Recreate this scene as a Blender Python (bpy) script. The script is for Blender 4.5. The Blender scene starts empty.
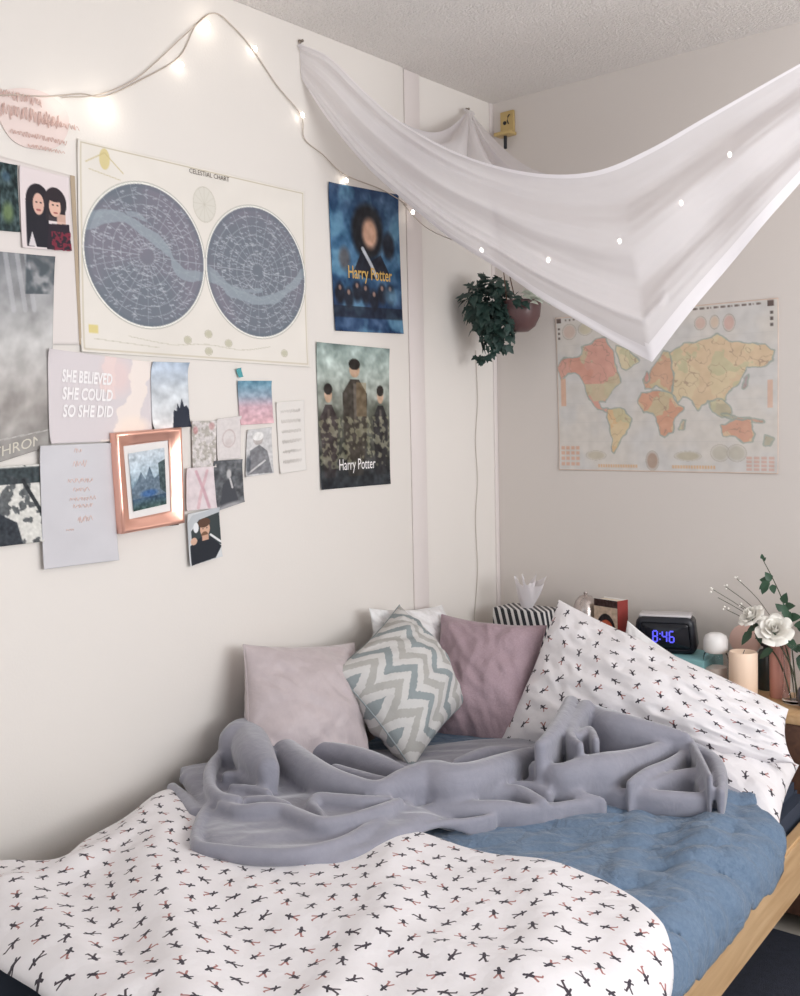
import bpy, bmesh, math, random
import numpy as np
from mathutils import Vector, Matrix, noise, Quaternion
random.seed(7)
sc = bpy.context.scene
COL = sc.collection
PI = math.pi
# ------------------------------------------------------------------ helpers
def lin(c):
    c = c / 255.0
    return c / 12.92 if c <= 0.04045 else ((c + 0.055) / 1.055) ** 2.4
def rgb(r, g, b): return (lin(r), lin(g), lin(b), 1.0)
def new_mat(name):
    m = bpy.data.materials.new(name); m.use_nodes = True
    nt = m.node_tree
    return m, nt, nt.nodes['Principled BSDF']
def bump(nt, b, scale, strength, detail=4, dist=0.01, coord='Object', kind='noise'):
    tc = nt.nodes.new('ShaderNodeTexCoord')
    if kind == 'noise':
        t = nt.nodes.new('ShaderNodeTexNoise'); t.inputs['Detail'].default_value = detail; out = t.outputs['Fac']
    else:
        t = nt.nodes.new('ShaderNodeTexVoronoi'); out = t.outputs['Distance']
    t.inputs['Scale'].default_value = scale
    nt.links.new(tc.outputs[coord], t.inputs['Vector'])
    bp = nt.nodes.new('ShaderNodeBump'); bp.inputs['Strength'].default_value = strength; bp.inputs['Distance'].default_value = dist
    nt.links.new(out, bp.inputs['Height']); nt.links.new(bp.outputs['Normal'], b.inputs['Normal'])
    return t, bp
def mat(name, col, rough=0.6, metal=0.0, bumpy=None, var=None, sheen=0.0, coat=0.0, trans=0.0, ior=1.45):
    m, nt, b = new_mat(name)
    b.inputs['Base Color'].default_value = col
    b.inputs['Roughness'].default_value = rough
    b.inputs['Metallic'].default_value = metal
    b.inputs['Sheen Weight'].default_value = sheen
    b.inputs['Coat Weight'].default_value = coat
    b.inputs['Transmission Weight'].default_value = trans
    b.inputs['IOR'].default_value = ior
    if bumpy: bump(nt, b, *bumpy)
    if var:      # (scale, amount) slow tone variation of the stuff itself
        tc = nt.nodes.new('ShaderNodeTexCoord'); t = nt.nodes.new('ShaderNodeTexNoise')
        t.inputs['Scale'].default_value = var[0]; t.inputs['Detail'].default_value = 5
        nt.links.new(tc.outputs['Object'], t.inputs['Vector'])
        mx = nt.nodes.new('ShaderNodeMix'); mx.data_type = 'RGBA'
        a = var[1]
        mx.inputs['A'].default_value = (col[0]*(1-a), col[1]*(1-a), col[2]*(1-a), 1)
        mx.inputs['B'].default_value = (min(1, col[0]*(1+a)), min(1, col[1]*(1+a)), min(1, col[2]*(1+a)), 1)
        nt.links.new(t.outputs['Fac'], mx.inputs['Factor']); nt.links.new(mx.outputs['Result'], b.inputs['Base Color'])
    return m
def link(name, me, parent=None):
    o = bpy.data.objects.new(name, me); COL.objects.link(o)
    if parent: o.parent = parent
    return o
def from_bm(name, bm, m, parent=None, smooth=True):
    me = bpy.data.meshes.new(name); bmesh.ops.recalc_face_normals(bm, faces=bm.faces)
    bm.to_mesh(me); bm.free()
    for mm in (m if isinstance(m, (list, tuple)) else [m]): me.materials.append(mm)
    if smooth: me.polygons.foreach_set('use_smooth', [True]*len(me.polygons))
    return link(name, me, parent)
def empty(name, loc=(0, 0, 0)):
    o = bpy.data.objects.new(name, None); COL.objects.link(o); o.location = loc
    return o
def tag(o, label=None, cat=None, group=None, kind=None):
    if label: o['label'] = label
    if cat: o['category'] = cat
    if group: o['group'] = group
    if kind: o['kind'] = kind
    return o
def shade_angle(o, deg=35):
    me = o.data
    try: me.set_sharp_from_angle(angle=math.radians(deg))
    except Exception: pass
def box_bm(bm, x0, y0, z0, x1, y1, z1, bevel=0.0, seg=2):
    r = bmesh.ops.create_cube(bm, size=1.0)
    vs = r['verts']
    for v in vs:
        v.co = Vector(((x0+x1)/2 + v.co.x*(x1-x0), (y0+y1)/2 + v.co.y*(y1-y0), (z0+z1)/2 + v.co.z*(z1-z0)))
    if bevel > 0:
        es = list({e for v in vs for e in v.link_edges})
        bmesh.ops.bevel(bm, geom=es, offset=bevel, segments=seg, affect='EDGES', profile=0.5)
def box(name, c0, c1, m, parent=None, bevel=0.0, seg=2):
    bm = bmesh.new(); box_bm(bm, *c0, *c1, bevel, seg)
    o = from_bm(name, bm, m, parent); shade_angle(o); return o
def grid_mesh(name, P, m, parent=None, UV=None, closed_u=False, colors=None, smooth=True):
    """P: array (nv, nu, 3)"""
    P = np.asarray(P, dtype=np.float64); nv, nu = P.shape[:2]
    me = bpy.data.meshes.new(name)
    me.vertices.add(nv*nu); me.vertices.foreach_set('co', P.reshape(-1))
    cu = nu if closed_u else nu-1
    j, i = np.meshgrid(np.arange(nv-1), np.arange(cu), indexing='ij')
    i2 = (i+1) % nu
    F = np.stack([j*nu+i, j*nu+i2, (j+1)*nu+i2, (j+1)*nu+i], -1).reshape(-1, 4)
    me.loops.add(F.size); me.polygons.add(len(F))
    me.loops.foreach_set('vertex_index', F.reshape(-1).astype(np.int32))
    me.polygons.foreach_set('loop_start', (np.arange(len(F))*4).astype(np.int32))
    me.update(calc_edges=True)
    if UV is not None:
        uv = me.uv_layers.new(name='UVMap'); U = np.asarray(UV).reshape(-1, 2)[F.reshape(-1)]
        uv.data.foreach_set('uv', U.reshape(-1))
    if colors is not None:
        ca = me.color_attributes.new(name='print', type='FLOAT_COLOR', domain='POINT')
        c = np.asarray(colors).reshape(-1, 3) / 255.0
        c = np.where(c <= 0.04045, c/12.92, ((c+0.055)/1.055)**2.4)
        c4 = np.concatenate([c, np.ones((len(c), 1))], 1)
        ca.data.foreach_set('color', c4.reshape(-1))
    if smooth: me.polygons.foreach_set('use_smooth', [True]*len(F))
    me.materials.append(m); me.validate()
    return link(name, me, parent)
def lathe(name, prof, m, parent=None, at=(0, 0, 0), n=32, axis=None):
    P = []
    for r, z in prof:
        P.append([(at[0]+r*math.cos(2*PI*k/n), at[1]+r*math.sin(2*PI*k/n), at[2]+z) for k in range(n)])
    o = grid_mesh(name, P, m, parent, closed_u=True); shade_angle(o, 50); return o
def tube_grid(pts, r, n=8, taper=None):
    pts = [Vector(p) for p in pts]; rows = []
    up = Vector((0.13, 0.27, 0.95))
    for k, p in enumerate(pts):
        t = (pts[min(k+1, len(pts)-1)] - pts[max(k-1, 0)]).normalized()
        a = t.cross(up)
        if a.length < 1e-3: a = t.cross(Vector((1, 0, 0)))
        a.normalize(); b = t.cross(a)
        rr = r if taper is None else r*(1 + (taper-1)*k/(len(pts)-1))
        rows.append([tuple(p + rr*(math.cos(2*PI*i/n)*a + math.sin(2*PI*i/n)*b)) for i in range(n)])
    return rows
def tube(name, pts, r, m, parent=None, n=8, taper=None):
    return grid_mesh(name, tube_grid(pts, r, n, taper), m, parent, closed_u=True)
def smooth_path(pts, n=10):
    pts = [np.array(p, float) for p in pts]; out = []
    for k in range(len(pts)-1):
        p0 = pts[max(k-1, 0)]; p1 = pts[k]; p2 = pts[k+1]; p3 = pts[min(k+2, len(pts)-1)]
        for j in range(n):
            t = j/n
            out.append(0.5*((2*p1)+(-p0+p2)*t+(2*p0-5*p1+4*p2-p3)*t*t+(-p0+3*p1-3*p2+p3)*t**3))
    out.append(pts[-1]); return out
def resample(pts, n, sub=8):
    P = np.array(smooth_path(pts, sub)); d = np.r_[0, np.cumsum(np.linalg.norm(np.diff(P, axis=0), axis=1))]
    t = np.linspace(0, d[-1], n)
    return np.stack([np.interp(t, d, P[:, k]) for k in range(P.shape[1])], -1)
def coons(top, bot, left, right, nu, nv):
    """four boundary polylines; top/bot run left->right, left/right run top->bottom"""
    T = resample(top, nu); B = resample(bot, nu); L = resample(left, nv); R = resample(right, nv)
    u = np.linspace(0, 1, nu)[None, :, None]; v = np.linspace(0, 1, nv)[:, None, None]
    S = (1-v)*T[None] + v*B[None] + (1-u)*L[:, None] + u*R[:, None]
    S -= (1-u)*(1-v)*T[0] + u*(1-v)*T[-1] + (1-u)*v*B[0] + u*v*B[-1]
    return S
def fnoise(X, Y, seed=0, octaves=4):
    out = np.zeros(X.shape); a = 1.0
    for o in range(octaves):
        f = 2.0**o
        out += a*np.vectorize(lambda x, y: noise.noise(Vector((x*f+seed*7.3, y*f-seed*3.1, seed*1.7+o))))(X, Y)
        a *= 0.5
    return out
def seg_dist(X, Y, pts):
    D = np.full(X.shape, 1e9)
    for (ax, ay), (bx, by) in zip(pts[:-1], pts[1:]):
        dx, dy = bx-ax, by-ay; L = dx*dx+dy*dy+1e-12
        t = np.clip(((X-ax)*dx+(Y-ay)*dy)/L, 0, 1)
        D = np.minimum(D, np.hypot(X-ax-t*dx, Y-ay-t*dy))
    return D
# ------------------------------------------------------------------ picture rasteriser (printed matter)
class Canvas:
    def __init__(s, w, h, bg):
        s.w, s.h = w, h; s.a = np.ones((h*2, w*2, 3))*np.array(bg, float)
        y, x = np.mgrid[0:h*2, 0:w*2]; s.x = (x+.5)/(w*2); s.y = (y+.5)/(h*2)
    def put(s, m, col, al=1.0):
        m = (m*al)[..., None] if not isinstance(al, np.ndarray) else (m*al)[..., None]
        s.a = s.a*(1-m) + np.array(col, float)*m
    def noise(s, sc=4, seed=1, oc=4):
        n = 96
        Y, X = np.mgrid[0:n, 0:n]; g = fnoise(X/n*sc, Y/n*sc*s.h/s.w, seed, oc)
        yi = np.clip((s.y*(n-1)), 0, n-1.001); xi = np.clip(s.x*(n-1), 0, n-1.001)
        y0 = yi.astype(int); x0 = xi.astype(int); fy = yi-y0; fx = xi-x0
        return (g[y0, x0]*(1-fy)*(1-fx)+g[y0, x0+1]*(1-fy)*fx+g[y0+1, x0]*fy*(1-fx)+g[y0+1, x0+1]*fy*fx)
    def rect(s, x0, y0, x1, y1, col, al=1): s.put(((s.x >= x0)&(s.x <= x1)&(s.y >= y0)&(s.y <= y1)).astype(float), col, al)
    def ell(s, cx, cy, rx, ry, col, al=1, soft=0):
        d = np.hypot((s.x-cx)/rx, (s.y-cy)/ry)
        m = (d <= 1).astype(float) if soft == 0 else np.clip((1-d)/soft, 0, 1)
        s.put(m, col, al)
    def ring(s, cx, cy, rx, ry, wd, col, al=1):
        d = np.hypot((s.x-cx)/rx, (s.y-cy)/ry); s.put((abs(d-1) < wd/rx).astype(float), col, al)
    def inside(s, pts):
        m = np.zeros(s.x.shape, bool); n = len(pts)
        for k in range(n):
            x1, y1 = pts[k]; x2, y2 = pts[(k+1) % n]
            c = ((y1 > s.y) != (y2 > s.y)) & (s.x < (x2-x1)*(s.y-y1)/((y2-y1) or 1e-9)+x1)
            m ^= c
        return m
    def poly(s, pts, col, al=1): s.put(s.inside(pts).astype(float), col, al)
    def line(s, pts, wd, col, al=1):
        asp = s.h/s.w
        D = seg_dist(s.x, s.y*asp, [(p[0], p[1]*asp) for p in pts]); s.put((D < wd).astype(float), col, al)
    def vgrad(s, stops):
        ys = [k[0] for k in stops]
        for c in range(3): s.a[..., c] = np.interp(s.y, ys, [k[1][c] for k in stops])
    def tone(s, n, amt): s.a = np.clip(s.a + (n*amt)[..., None], 0, 255)
    def out(s): return s.a.reshape(s.h, 2, s.w, 2, 3).mean((1, 3))
def print_mat(name, rough=0.45):
    m, nt, b = new_mat(name); at = nt.nodes.new('ShaderNodeVertexColor'); at.layer_name = 'print'
    nt.links.new(at.outputs['Color'], b.inputs['Base Color']); b.inputs['Roughness'].default_value = rough
    b.inputs['Specular IOR Level'].default_value = 0.3
    return m
PRINT = print_mat('printed_paper', 0.6)
PRINT_G = print_mat('printed_glossy_paper', 0.4)
def wallpt(q, u, v, off, wall='L'):
    (a0, b0), (a1, b1), (a2, b2), (a3, b3) = q
    a = (1-u)*(1-v)*a0+u*(1-v)*a1+u*v*a2+(1-u)*v*a3
    b = (1-u)*(1-v)*b0+u*(1-v)*b1+u*v*b2+(1-u)*v*b3
    return (off, a, b) if wall == 'L' else (a, -off, b)
def paper(name, q, canvas, off=0.002, wall='L', parent=None, m=None, curl=0.004, seed=0):
    """printed sheet, 1 mm thick at its edge, corners very slightly lifted"""
    img = canvas.out(); h, w = img.shape[:2]
    V, U = np.mgrid[0:h, 0:w]; U = U/(w-1); V = V/(h-1)
    a, b = wallpt(q, U, V, 0, 'L')[1:]
    lift = curl*((2*U-1)**6*(2*V-1)**6) + 0.0006*np.sin(U*5+seed)*np.cos(V*4+seed)
    o_ = off + 0.0008 + lift
    P = np.stack([o_, a, b], -1) if wall == 'L' else np.stack([a, -o_, b], -1)
    o = grid_mesh(name, P, m or PRINT, parent, colors=img)
    # rim so the sheet has an edge
    return o
def lettering(name, txt, q, u0, v0, u1, v1, m, parent, off=0.004, wall='L', shear=0.0, spacing=1.0, bold=0.0):
    cu = bpy.data.curves.new('t', 'FONT'); cu.body = txt; cu.align_x = 'LEFT'; cu.shear = shear; cu.space_character = spacing
    cu.offset = bold; cu.resolution_u = 3; cu.space_line = 0.95
    to = bpy.data.objects.new('t', cu); COL.objects.link(to)
    dg = bpy.context.evaluated_depsgraph_get(); dg.update()
    me = bpy.data.meshes.new_from_object(to.evaluated_get(dg)); me.name = name
    bpy.data.objects.remove(to)
    co = np.zeros(len(me.vertices)*3); me.vertices.foreach_get('co', co); co = co.reshape(-1, 3)
    mn = co.min(0); mx = co.max(0)
    for v in me.vertices:
        tu = (v.co.x-mn[0])/(mx[0]-mn[0]); tv = (v.co.y-mn[1])/(mx[1]-mn[1])
        v.co = wallpt(q, u0+(u1-u0)*tu, v1+(v0-v1)*tv, off, wall)
    me.materials.clear(); me.materials.append(m)
    return link(name, me, parent)
# ---- measured outlines (metres, in the room: x right from the left wall, y towards the back wall, z up)
Q_chart = [(-1.692,2.094),(-0.96,2.091),(-0.959,1.597),(-1.704,1.606)]
Q_film_a = [(-0.861,2.135),(-0.546,2.148),(-0.536,1.716),(-0.847,1.707)]
Q_film_b = [(-0.928,1.67),(-0.605,1.666),(-0.615,1.245),(-0.923,1.243)]
Q_board = [(-1.94,2.022),(-1.706,2.007),(-1.706,1.622),(-1.959,1.609)]
Q_ph_green = [(-1.916,2.005),(-1.848,2.005),(-1.848,1.86),(-1.918,1.857)]
Q_ph_women = [(-1.844,2.005),(-1.722,2),(-1.722,1.833),(-1.845,1.827)]
Q_throne = [(-1.95,1.811),(-1.764,1.817),(-1.794,1.39),(-1.972,1.343)]
Q_ph_tree = [(-1.972,1.347),(-1.828,1.35),(-1.824,1.176),(-1.98,1.173)]
Q_quote = [(-1.794,1.609),(-1.514,1.59),(-1.516,1.399),(-1.799,1.395)]
Q_script = [(-1.826,1.391),(-1.637,1.394),(-1.63,1.113),(-1.829,1.113)]
Q_ph_castle = [(-1.516,1.59),(-1.403,1.592),(-1.403,1.43),(-1.518,1.423)]
Q_ph_flow = [(-1.39,1.445),(-1.308,1.445),(-1.316,1.324),(-1.392,1.322)]
Q_ph_fade = [(-1.307,1.45),(-1.221,1.458),(-1.229,1.345),(-1.308,1.34)]
Q_ph_pink = [(-1.231,1.551),(-1.108,1.554),(-1.105,1.438),(-1.225,1.433)]
Q_ph_bw1 = [(-1.201,1.42),(-1.113,1.427),(-1.11,1.3),(-1.213,1.293)]
Q_ph_leg = [(-1.414,1.325),(-1.326,1.327),(-1.32,1.217),(-1.419,1.216)]
Q_ph_bw2 = [(-1.325,1.34),(-1.225,1.342),(-1.223,1.227),(-1.324,1.207)]
Q_ph_car = [(-1.419,1.208),(-1.313,1.219),(-1.309,1.089),(-1.415,1.074)]
Q_card_fade = [(-1.092,1.496),(-0.983,1.503),(-0.982,1.303),(-1.084,1.296)]
Q_clip = [(-1.237,1.582),(-1.219,1.586),(-1.213,1.562),(-1.227,1.559)]
Q_frame = [(-1.641,1.417),(-1.444,1.429),(-1.444,1.189),(-1.632,1.177)]
Q_map = [(0.238,1.783),(0.999,1.776),(0.999,1.258),(0.246,1.266)]
LIGHTS_L = [(-1.947,2.099),(-1.616,2.18),(-1.39,2.333),(-1.302,2.457),(-1.139,2.437),(-0.968,2.3),(-0.793,2.149)]
WIRE_L = [(-1.969,2.103),(-1.877,2.148),(-1.768,2.171),(-1.677,2.198),(-1.615,2.206),(-1.508,2.27),(-1.389,2.355),(-1.332,2.449),(-1.271,2.494),(-1.208,2.476),(-1.139,2.437),(-1.058,2.364),(-0.968,2.3),(-0.955,2.239),(-0.879,2.209),(-0.792,2.167),(-0.627,2.15),(-0.507,2.123)]
WIRE_L2 = [(-1.73,2.177),(-1.637,2.203),(-1.537,2.259),(-1.461,2.325),(-1.381,2.404),(-1.298,2.481)]
HALO = [(-1.876,2.166),(-1.803,2.2),(-1.719,2.131),(-1.773,2.058),(-1.882,2.033)]
LIGHTS_C = [(0.02,-0.498,2.102),(0.468,-0.77,1.899),(0.636,-0.701,1.86),(0.81,-0.63,1.895),(0.955,-0.572,1.98),(1.065,-0.527,2.09)]
WIRE_C = [(0.02,-0.532,2.113),(0.05,-0.446,2.046),(0.468,-0.77,1.902),(0.575,-0.726,1.893),(0.673,-0.686,1.851),(0.746,-0.657,1.856),(0.81,-0.63,1.895),(0.888,-0.599,1.929),(0.955,-0.572,1.98),(1.014,-0.548,2.034),(1.065,-0.527,2.09),(1.156,-0.49,2.177)]
CAN_TOP = [(-0.006,-0.963,2.504),(0.085,-0.925,2.45),(0.179,-0.887,2.345),(0.271,-0.85,2.253),(0.401,-0.797,2.161),(0.527,-0.746,2.102),(0.651,-0.695,2.069),(0.772,-0.646,2.067),(0.889,-0.599,2.107),(1.003,-0.552,2.164),(1.113,-0.507,2.219),(1.22,-0.464,2.272),(1.345,-0.413,2.335),(1.44,-0.374,2.42),(1.5,-0.35,2.535)]
CAN_BOT = [(0.003,-0.959,2.406),(0.08,-0.927,2.276),(0.174,-0.889,2.148),(0.267,-0.852,2.051),(0.396,-0.799,1.929),(0.523,-0.747,1.834),(0.623,-0.707,1.753),(0.72,-0.667,1.684),(0.815,-0.628,1.619),(0.89,-0.598,1.572),(1.001,-0.553,1.724),(1.113,-0.507,1.862),(1.221,-0.464,1.994),(1.345,-0.413,2.154),(1.43,-0.378,2.32),(1.5,-0.35,2.52)]
PIN_B = [(0,-0.173,2.49)]
BRACKET = [(0.053,0,2.472)]
CORD = [(-0.126,1.685),(-0.119,1.513),(-0.135,1.374),(-0.127,1.234),(-0.143,1.095),(-0.136,0.919),(-0.158,0.763),(-0.167,0.676)]
T_FRONT = [(-0.03,-1.476),(0.217,-1.613),(0.436,-1.766),(0.531,-1.764),(0.615,-1.719),(0.704,-1.639),(0.735,-1.553),(0.733,-1.423),(0.747,-1.337),(0.753,-1.195),(0.794,-1.05),(0.878,-0.962),(1.035,-0.912),(1.097,-0.833),(1.155,-0.774)]
ROPES = [[(0.133,-1.377,0.63,0.0507),(0.122,-1.341,0.63,0.0513),(0.251,-1.424,0.63,0.0461),(0.349,-1.475,0.63,0.028),],[(-0.005,-1.2,0.605,0.0247),(0.098,-1.243,0.605,0.0319),(0.229,-1.31,0.605,0.0379),(0.346,-1.362,0.605,0.0387),(0.458,-1.398,0.605,0.0348),(0.538,-1.399,0.605,0.0273),(0.607,-1.381,0.605,0.0224),(0.63,-1.314,0.605,0.0364),(0.659,-1.259,0.605,0.046),(0.712,-1.245,0.605,0.0455),(0.734,-1.186,0.605,0.0392),(0.739,-1.093,0.605,0.0332),(0.738,-0.988,0.605,0.022),(0.753,-0.917,0.605,0.0149),],[(0.18,-1.242,0.595,0.0156),(0.264,-1.223,0.595,0.0231),(0.349,-1.213,0.595,0.0278),(0.447,-1.221,0.595,0.0295),(0.547,-1.233,0.595,0.0191),],[(0.416,-1.32,0.6,0.0144),(0.5,-1.323,0.6,0.0141),(0.575,-1.32,0.6,0.0138),(0.612,-1.292,0.6,0.0115),],[(0.606,-1.094,0.59,0.0123),(0.63,-0.988,0.59,0.0226),(0.685,-0.927,0.59,0.0177),(0.729,-0.864,0.59,0.0178),],[(0.67,-1.336,0.555,0.009),(0.715,-1.295,0.555,0.0202),(0.777,-1.248,0.555,0.0246),(0.827,-1.203,0.555,0.0224),(0.872,-1.161,0.555,0.0112),(0.912,-1.108,0.555,0.0045),],[(0.709,-1.509,0.555,0.0063),(0.731,-1.437,0.555,0.0128),(0.771,-1.35,0.555,0.0108),(0.801,-1.306,0.555,0.0087),(0.827,-1.241,0.555,0.0044),],[(0.752,-1.173,0.565,0.0138),(0.8,-1.121,0.565,0.0208),(0.885,-1.139,0.565,0.0135),],[(0.743,-1.111,0.565,0.0118),(0.805,-1.074,0.565,0.0164),(0.864,-1.081,0.565,0.0138),],[(0.312,-1.614,0.572,0.0135),(0.348,-1.672,0.572,0.0131),(0.42,-1.746,0.572,0.0126),(0.476,-1.784,0.572,0.0142),(0.539,-1.769,0.572,0.016),(0.606,-1.736,0.572,0.0159),(0.666,-1.685,0.572,0.0159),(0.699,-1.603,0.572,0.0162),(0.697,-1.511,0.572,0.0188),(0.676,-1.404,0.572,0.0131),(0.657,-1.333,0.572,0.009),],[(0.37,-1.633,0.59,0.0132),(0.43,-1.633,0.59,0.0173),(0.469,-1.605,0.59,0.0216),(0.506,-1.577,0.59,0.0195),(0.561,-1.58,0.59,0.0191),(0.626,-1.581,0.59,0.0188),(0.658,-1.529,0.59,0.0168),(0.674,-1.451,0.59,0.0172),(0.669,-1.379,0.59,0.011),],[(0.629,-1.572,0.59,0.0063),(0.586,-1.539,0.59,0.0086),(0.53,-1.513,0.59,0.0132),(0.514,-1.478,0.59,0.0178),(0.555,-1.463,0.59,0.0199),(0.615,-1.434,0.59,0.0198),(0.647,-1.387,0.59,0.0111),],[(0.111,-1.57,0.56,0.0145),(0.202,-1.606,0.56,0.0186),(0.301,-1.651,0.56,0.0179),],[(0.079,-1.511,0.56,0.0124),(0.085,-1.469,0.56,0.015),(0.065,-1.405,0.56,0.0128),],[(0.094,-1.398,0.6,0.0127),(0.166,-1.494,0.6,0.0146),(0.262,-1.577,0.6,0.0139),(0.344,-1.616,0.6,0.0134),(0.396,-1.609,0.6,0.0132),],[(0.219,-1.492,0.59,0.012),(0.246,-1.472,0.59,0.012),(0.325,-1.485,0.59,0.0117),],[(0.28,-1.526,0.585,0.0094),(0.334,-1.512,0.585,0.0116),(0.384,-1.509,0.585,0.0114),],[(0.387,-1.581,0.59,0.0112),(0.433,-1.554,0.59,0.0156),(0.49,-1.551,0.59,0.0131),],[(0.686,-0.677,0.665,0.0216),(0.763,-0.851,0.665,0.0228),(0.813,-0.988,0.665,0.0192),(0.828,-1.056,0.665,0.014),],[(0.735,-0.683,0.66,0.024),(0.783,-0.815,0.66,0.0153),(0.84,-0.937,0.66,0.0121),(0.891,-0.98,0.66,0.0094),],[(0.843,-0.903,0.655,0.0098),(0.836,-0.844,0.655,0.0124),(0.892,-0.909,0.655,0.0096),],[(0.732,-0.647,0.63,0.0324),(0.827,-0.71,0.63,0.0441),(0.906,-0.709,0.63,0.0356),(0.974,-0.692,0.63,0.0227),(1.018,-0.682,0.63,0.0125),],[(0.725,-0.928,0.605,0.015),(0.765,-0.898,0.605,0.015),(0.794,-0.856,0.605,0.0125),],[(0.799,-1.029,0.6,0.019),(0.871,-1.04,0.6,0.0279),(0.907,-0.987,0.6,0.0375),(0.935,-0.938,0.6,0.0402),(0.952,-0.851,0.6,0.029),(0.968,-0.751,0.6,0.0223),(0.976,-0.651,0.6,0.0178),(0.971,-0.568,0.6,0.0104),],[(1.013,-0.968,0.59,0.0092),(1.017,-0.886,0.59,0.0165),(1.029,-0.794,0.59,0.0169),(1.016,-0.655,0.59,0.0126),],[(0.835,-0.98,0.555,0.0048),(0.922,-0.968,0.555,0.0094),(1.004,-0.95,0.555,0.0162),(1.077,-0.921,0.555,0.0183),(1.134,-0.887,0.555,0.016),(1.163,-0.849,0.555,0.0137),],[(1.03,-0.926,0.575,0.0116),(1.058,-0.845,0.575,0.0189),(1.1,-0.795,0.575,0.0213),(1.142,-0.844,0.575,0.0185),],[(1.015,-0.653,0.615,0.0101),(1.097,-0.775,0.615,0.0083),(1.172,-0.891,0.615,0.0068),],[(1.019,-0.633,0.585,0.0203),(1.097,-0.696,0.585,0.0195),(1.161,-0.805,0.585,0.0163),(1.197,-0.889,0.585,0.009),],[(0.781,-1.047,0.56,0.0143),(0.849,-1.04,0.56,0.0188),(0.919,-1.039,0.56,0.0138),(0.976,-1.022,0.56,0.0046),],[(0.822,-1.109,0.55,0.0139),(0.89,-1.115,0.55,0.0113),(0.931,-1.061,0.55,0.0114),(0.975,-1.011,0.55,0.0046),],]
WORLD, WIN, CEIL_FILL, EXPO = 1.45, 58.0, 50.0, -0.52
# ------------------------------------------------------------------ materials
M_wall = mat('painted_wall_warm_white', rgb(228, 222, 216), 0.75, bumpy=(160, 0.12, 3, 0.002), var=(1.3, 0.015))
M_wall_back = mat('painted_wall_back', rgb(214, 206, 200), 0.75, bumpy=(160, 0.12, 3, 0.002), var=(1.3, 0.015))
M_trim = mat('painted_trim', rgb(222, 213, 210), 0.5, bumpy=(30, 0.05, 2, 0.002))
M_ceil, nt, b = new_mat('popcorn_ceiling')
b.inputs['Base Color'].default_value = rgb(232, 226, 222); b.inputs['Roughness'].default_value = 0.95
bump(nt, b, 150, 0.8, 3, 0.012)
M_floor = mat('pale_floor', rgb(206, 196, 184), 0.6, var=(3, 0.05))
M_rug = mat('dark_blue_grey_rug', rgb(58, 62, 76), 1.0, bumpy=(400, 0.8, 2, 0.004), var=(60, 0.3))
# wood
def wood(name, c1, c2, rough=0.45, rot=(0, 0, 0)):
    m, nt, b = new_mat(name)
    tc = nt.nodes.new('ShaderNodeTexCoord'); mp = nt.nodes.new('ShaderNodeMapping')
    mp.inputs['Scale'].default_value = (30, 1.6, 30); mp.inputs['Rotation'].default_value = rot
    n = nt.nodes.new('ShaderNodeTexNoise'); n.inputs['Scale'].default_value = 1.5; n.inputs['Detail'].default_value = 6; n.inputs['Distortion'].default_value = 0.6
    cr = nt.nodes.new('ShaderNodeValToRGB'); cr.color_ramp.elements[0].color = c1; cr.color_ramp.elements[1].color = c2
    cr.color_ramp.elements[0].position = 0.3; cr.color_ramp.elements[1].position = 0.7
    nt.links.new(tc.outputs['Object'], mp.inputs['Vector']); nt.links.new(mp.outputs['Vector'], n.inputs['Vector'])
    nt.links.new(n.outputs['Fac'], cr.inputs['Fac']); nt.links.new(cr.outputs['Color'], b.inputs['Base Color'])
    b.inputs['Roughness'].default_value = rough
    return m
M_oak = wood('light_oak', rgb(190, 152, 110), rgb(214, 180, 138))
M_walnut = wood('dark_brown_wood', rgb(74, 50, 40), rgb(100, 70, 54))
M_navy = mat('navy_fitted_sheet', rgb(56, 64, 80), 0.9, bumpy=(500, 0.2, 2, 0.001))
def cloth_mat(name, c1, c2, scale=60, rough=0.9, sheen=0.2, bs=0.5, wr=9.0, wrs=0.35):
    """woven cloth: fine mottled thread tone plus crumple bump"""
    m, nt, b = new_mat(name)
    tc = nt.nodes.new('ShaderNodeTexCoord')
    n = nt.nodes.new('ShaderNodeTexNoise'); n.inputs['Scale'].default_value = scale; n.inputs['Detail'].default_value = 6; n.inputs['Roughness'].default_value = 0.7
    cr = nt.nodes.new('ShaderNodeValToRGB'); cr.color_ramp.elements[0].color = c1; cr.color_ramp.elements[1].color = c2
    cr.color_ramp.elements[0].position = 0.3; cr.color_ramp.elements[1].position = 0.7
    nt.links.new(tc.outputs['Object'], n.inputs['Vector']); nt.links.new(n.outputs['Fac'], cr.inputs['Fac'])
    nt.links.new(cr.outputs['Color'], b.inputs['Base Color'])
    b.inputs['Roughness'].default_value = rough; b.inputs['Sheen Weight'].default_value = sheen; b.inputs['Sheen Roughness'].default_value = 0.4
    b.inputs['Specular IOR Level'].default_value = 0.2
    n2 = nt.nodes.new('ShaderNodeTexNoise'); n2.inputs['Scale'].default_value = wr; n2.inputs['Detail'].default_value = 4; n2.inputs['Distortion'].default_value = 1.2
    nt.links.new(tc.outputs['Object'], n2.inputs['Vector'])
    b1 = nt.nodes.new('ShaderNodeBump'); b1.inputs['Strength'].default_value = wrs; b1.inputs['Distance'].default_value = 0.03
    nt.links.new(n2.outputs['Fac'], b1.inputs['Height'])
    b2 = nt.nodes.new('ShaderNodeBump'); b2.inputs['Strength'].default_value = bs; b2.inputs['Distance'].default_value = 0.002
    nt.links.new(n.outputs['Fac'], b2.inputs['Height']); nt.links.new(b1.outputs['Normal'], b2.inputs['Normal'])
    nt.links.new(b2.outputs['Normal'], b.inputs['Normal'])
    return m
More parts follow.
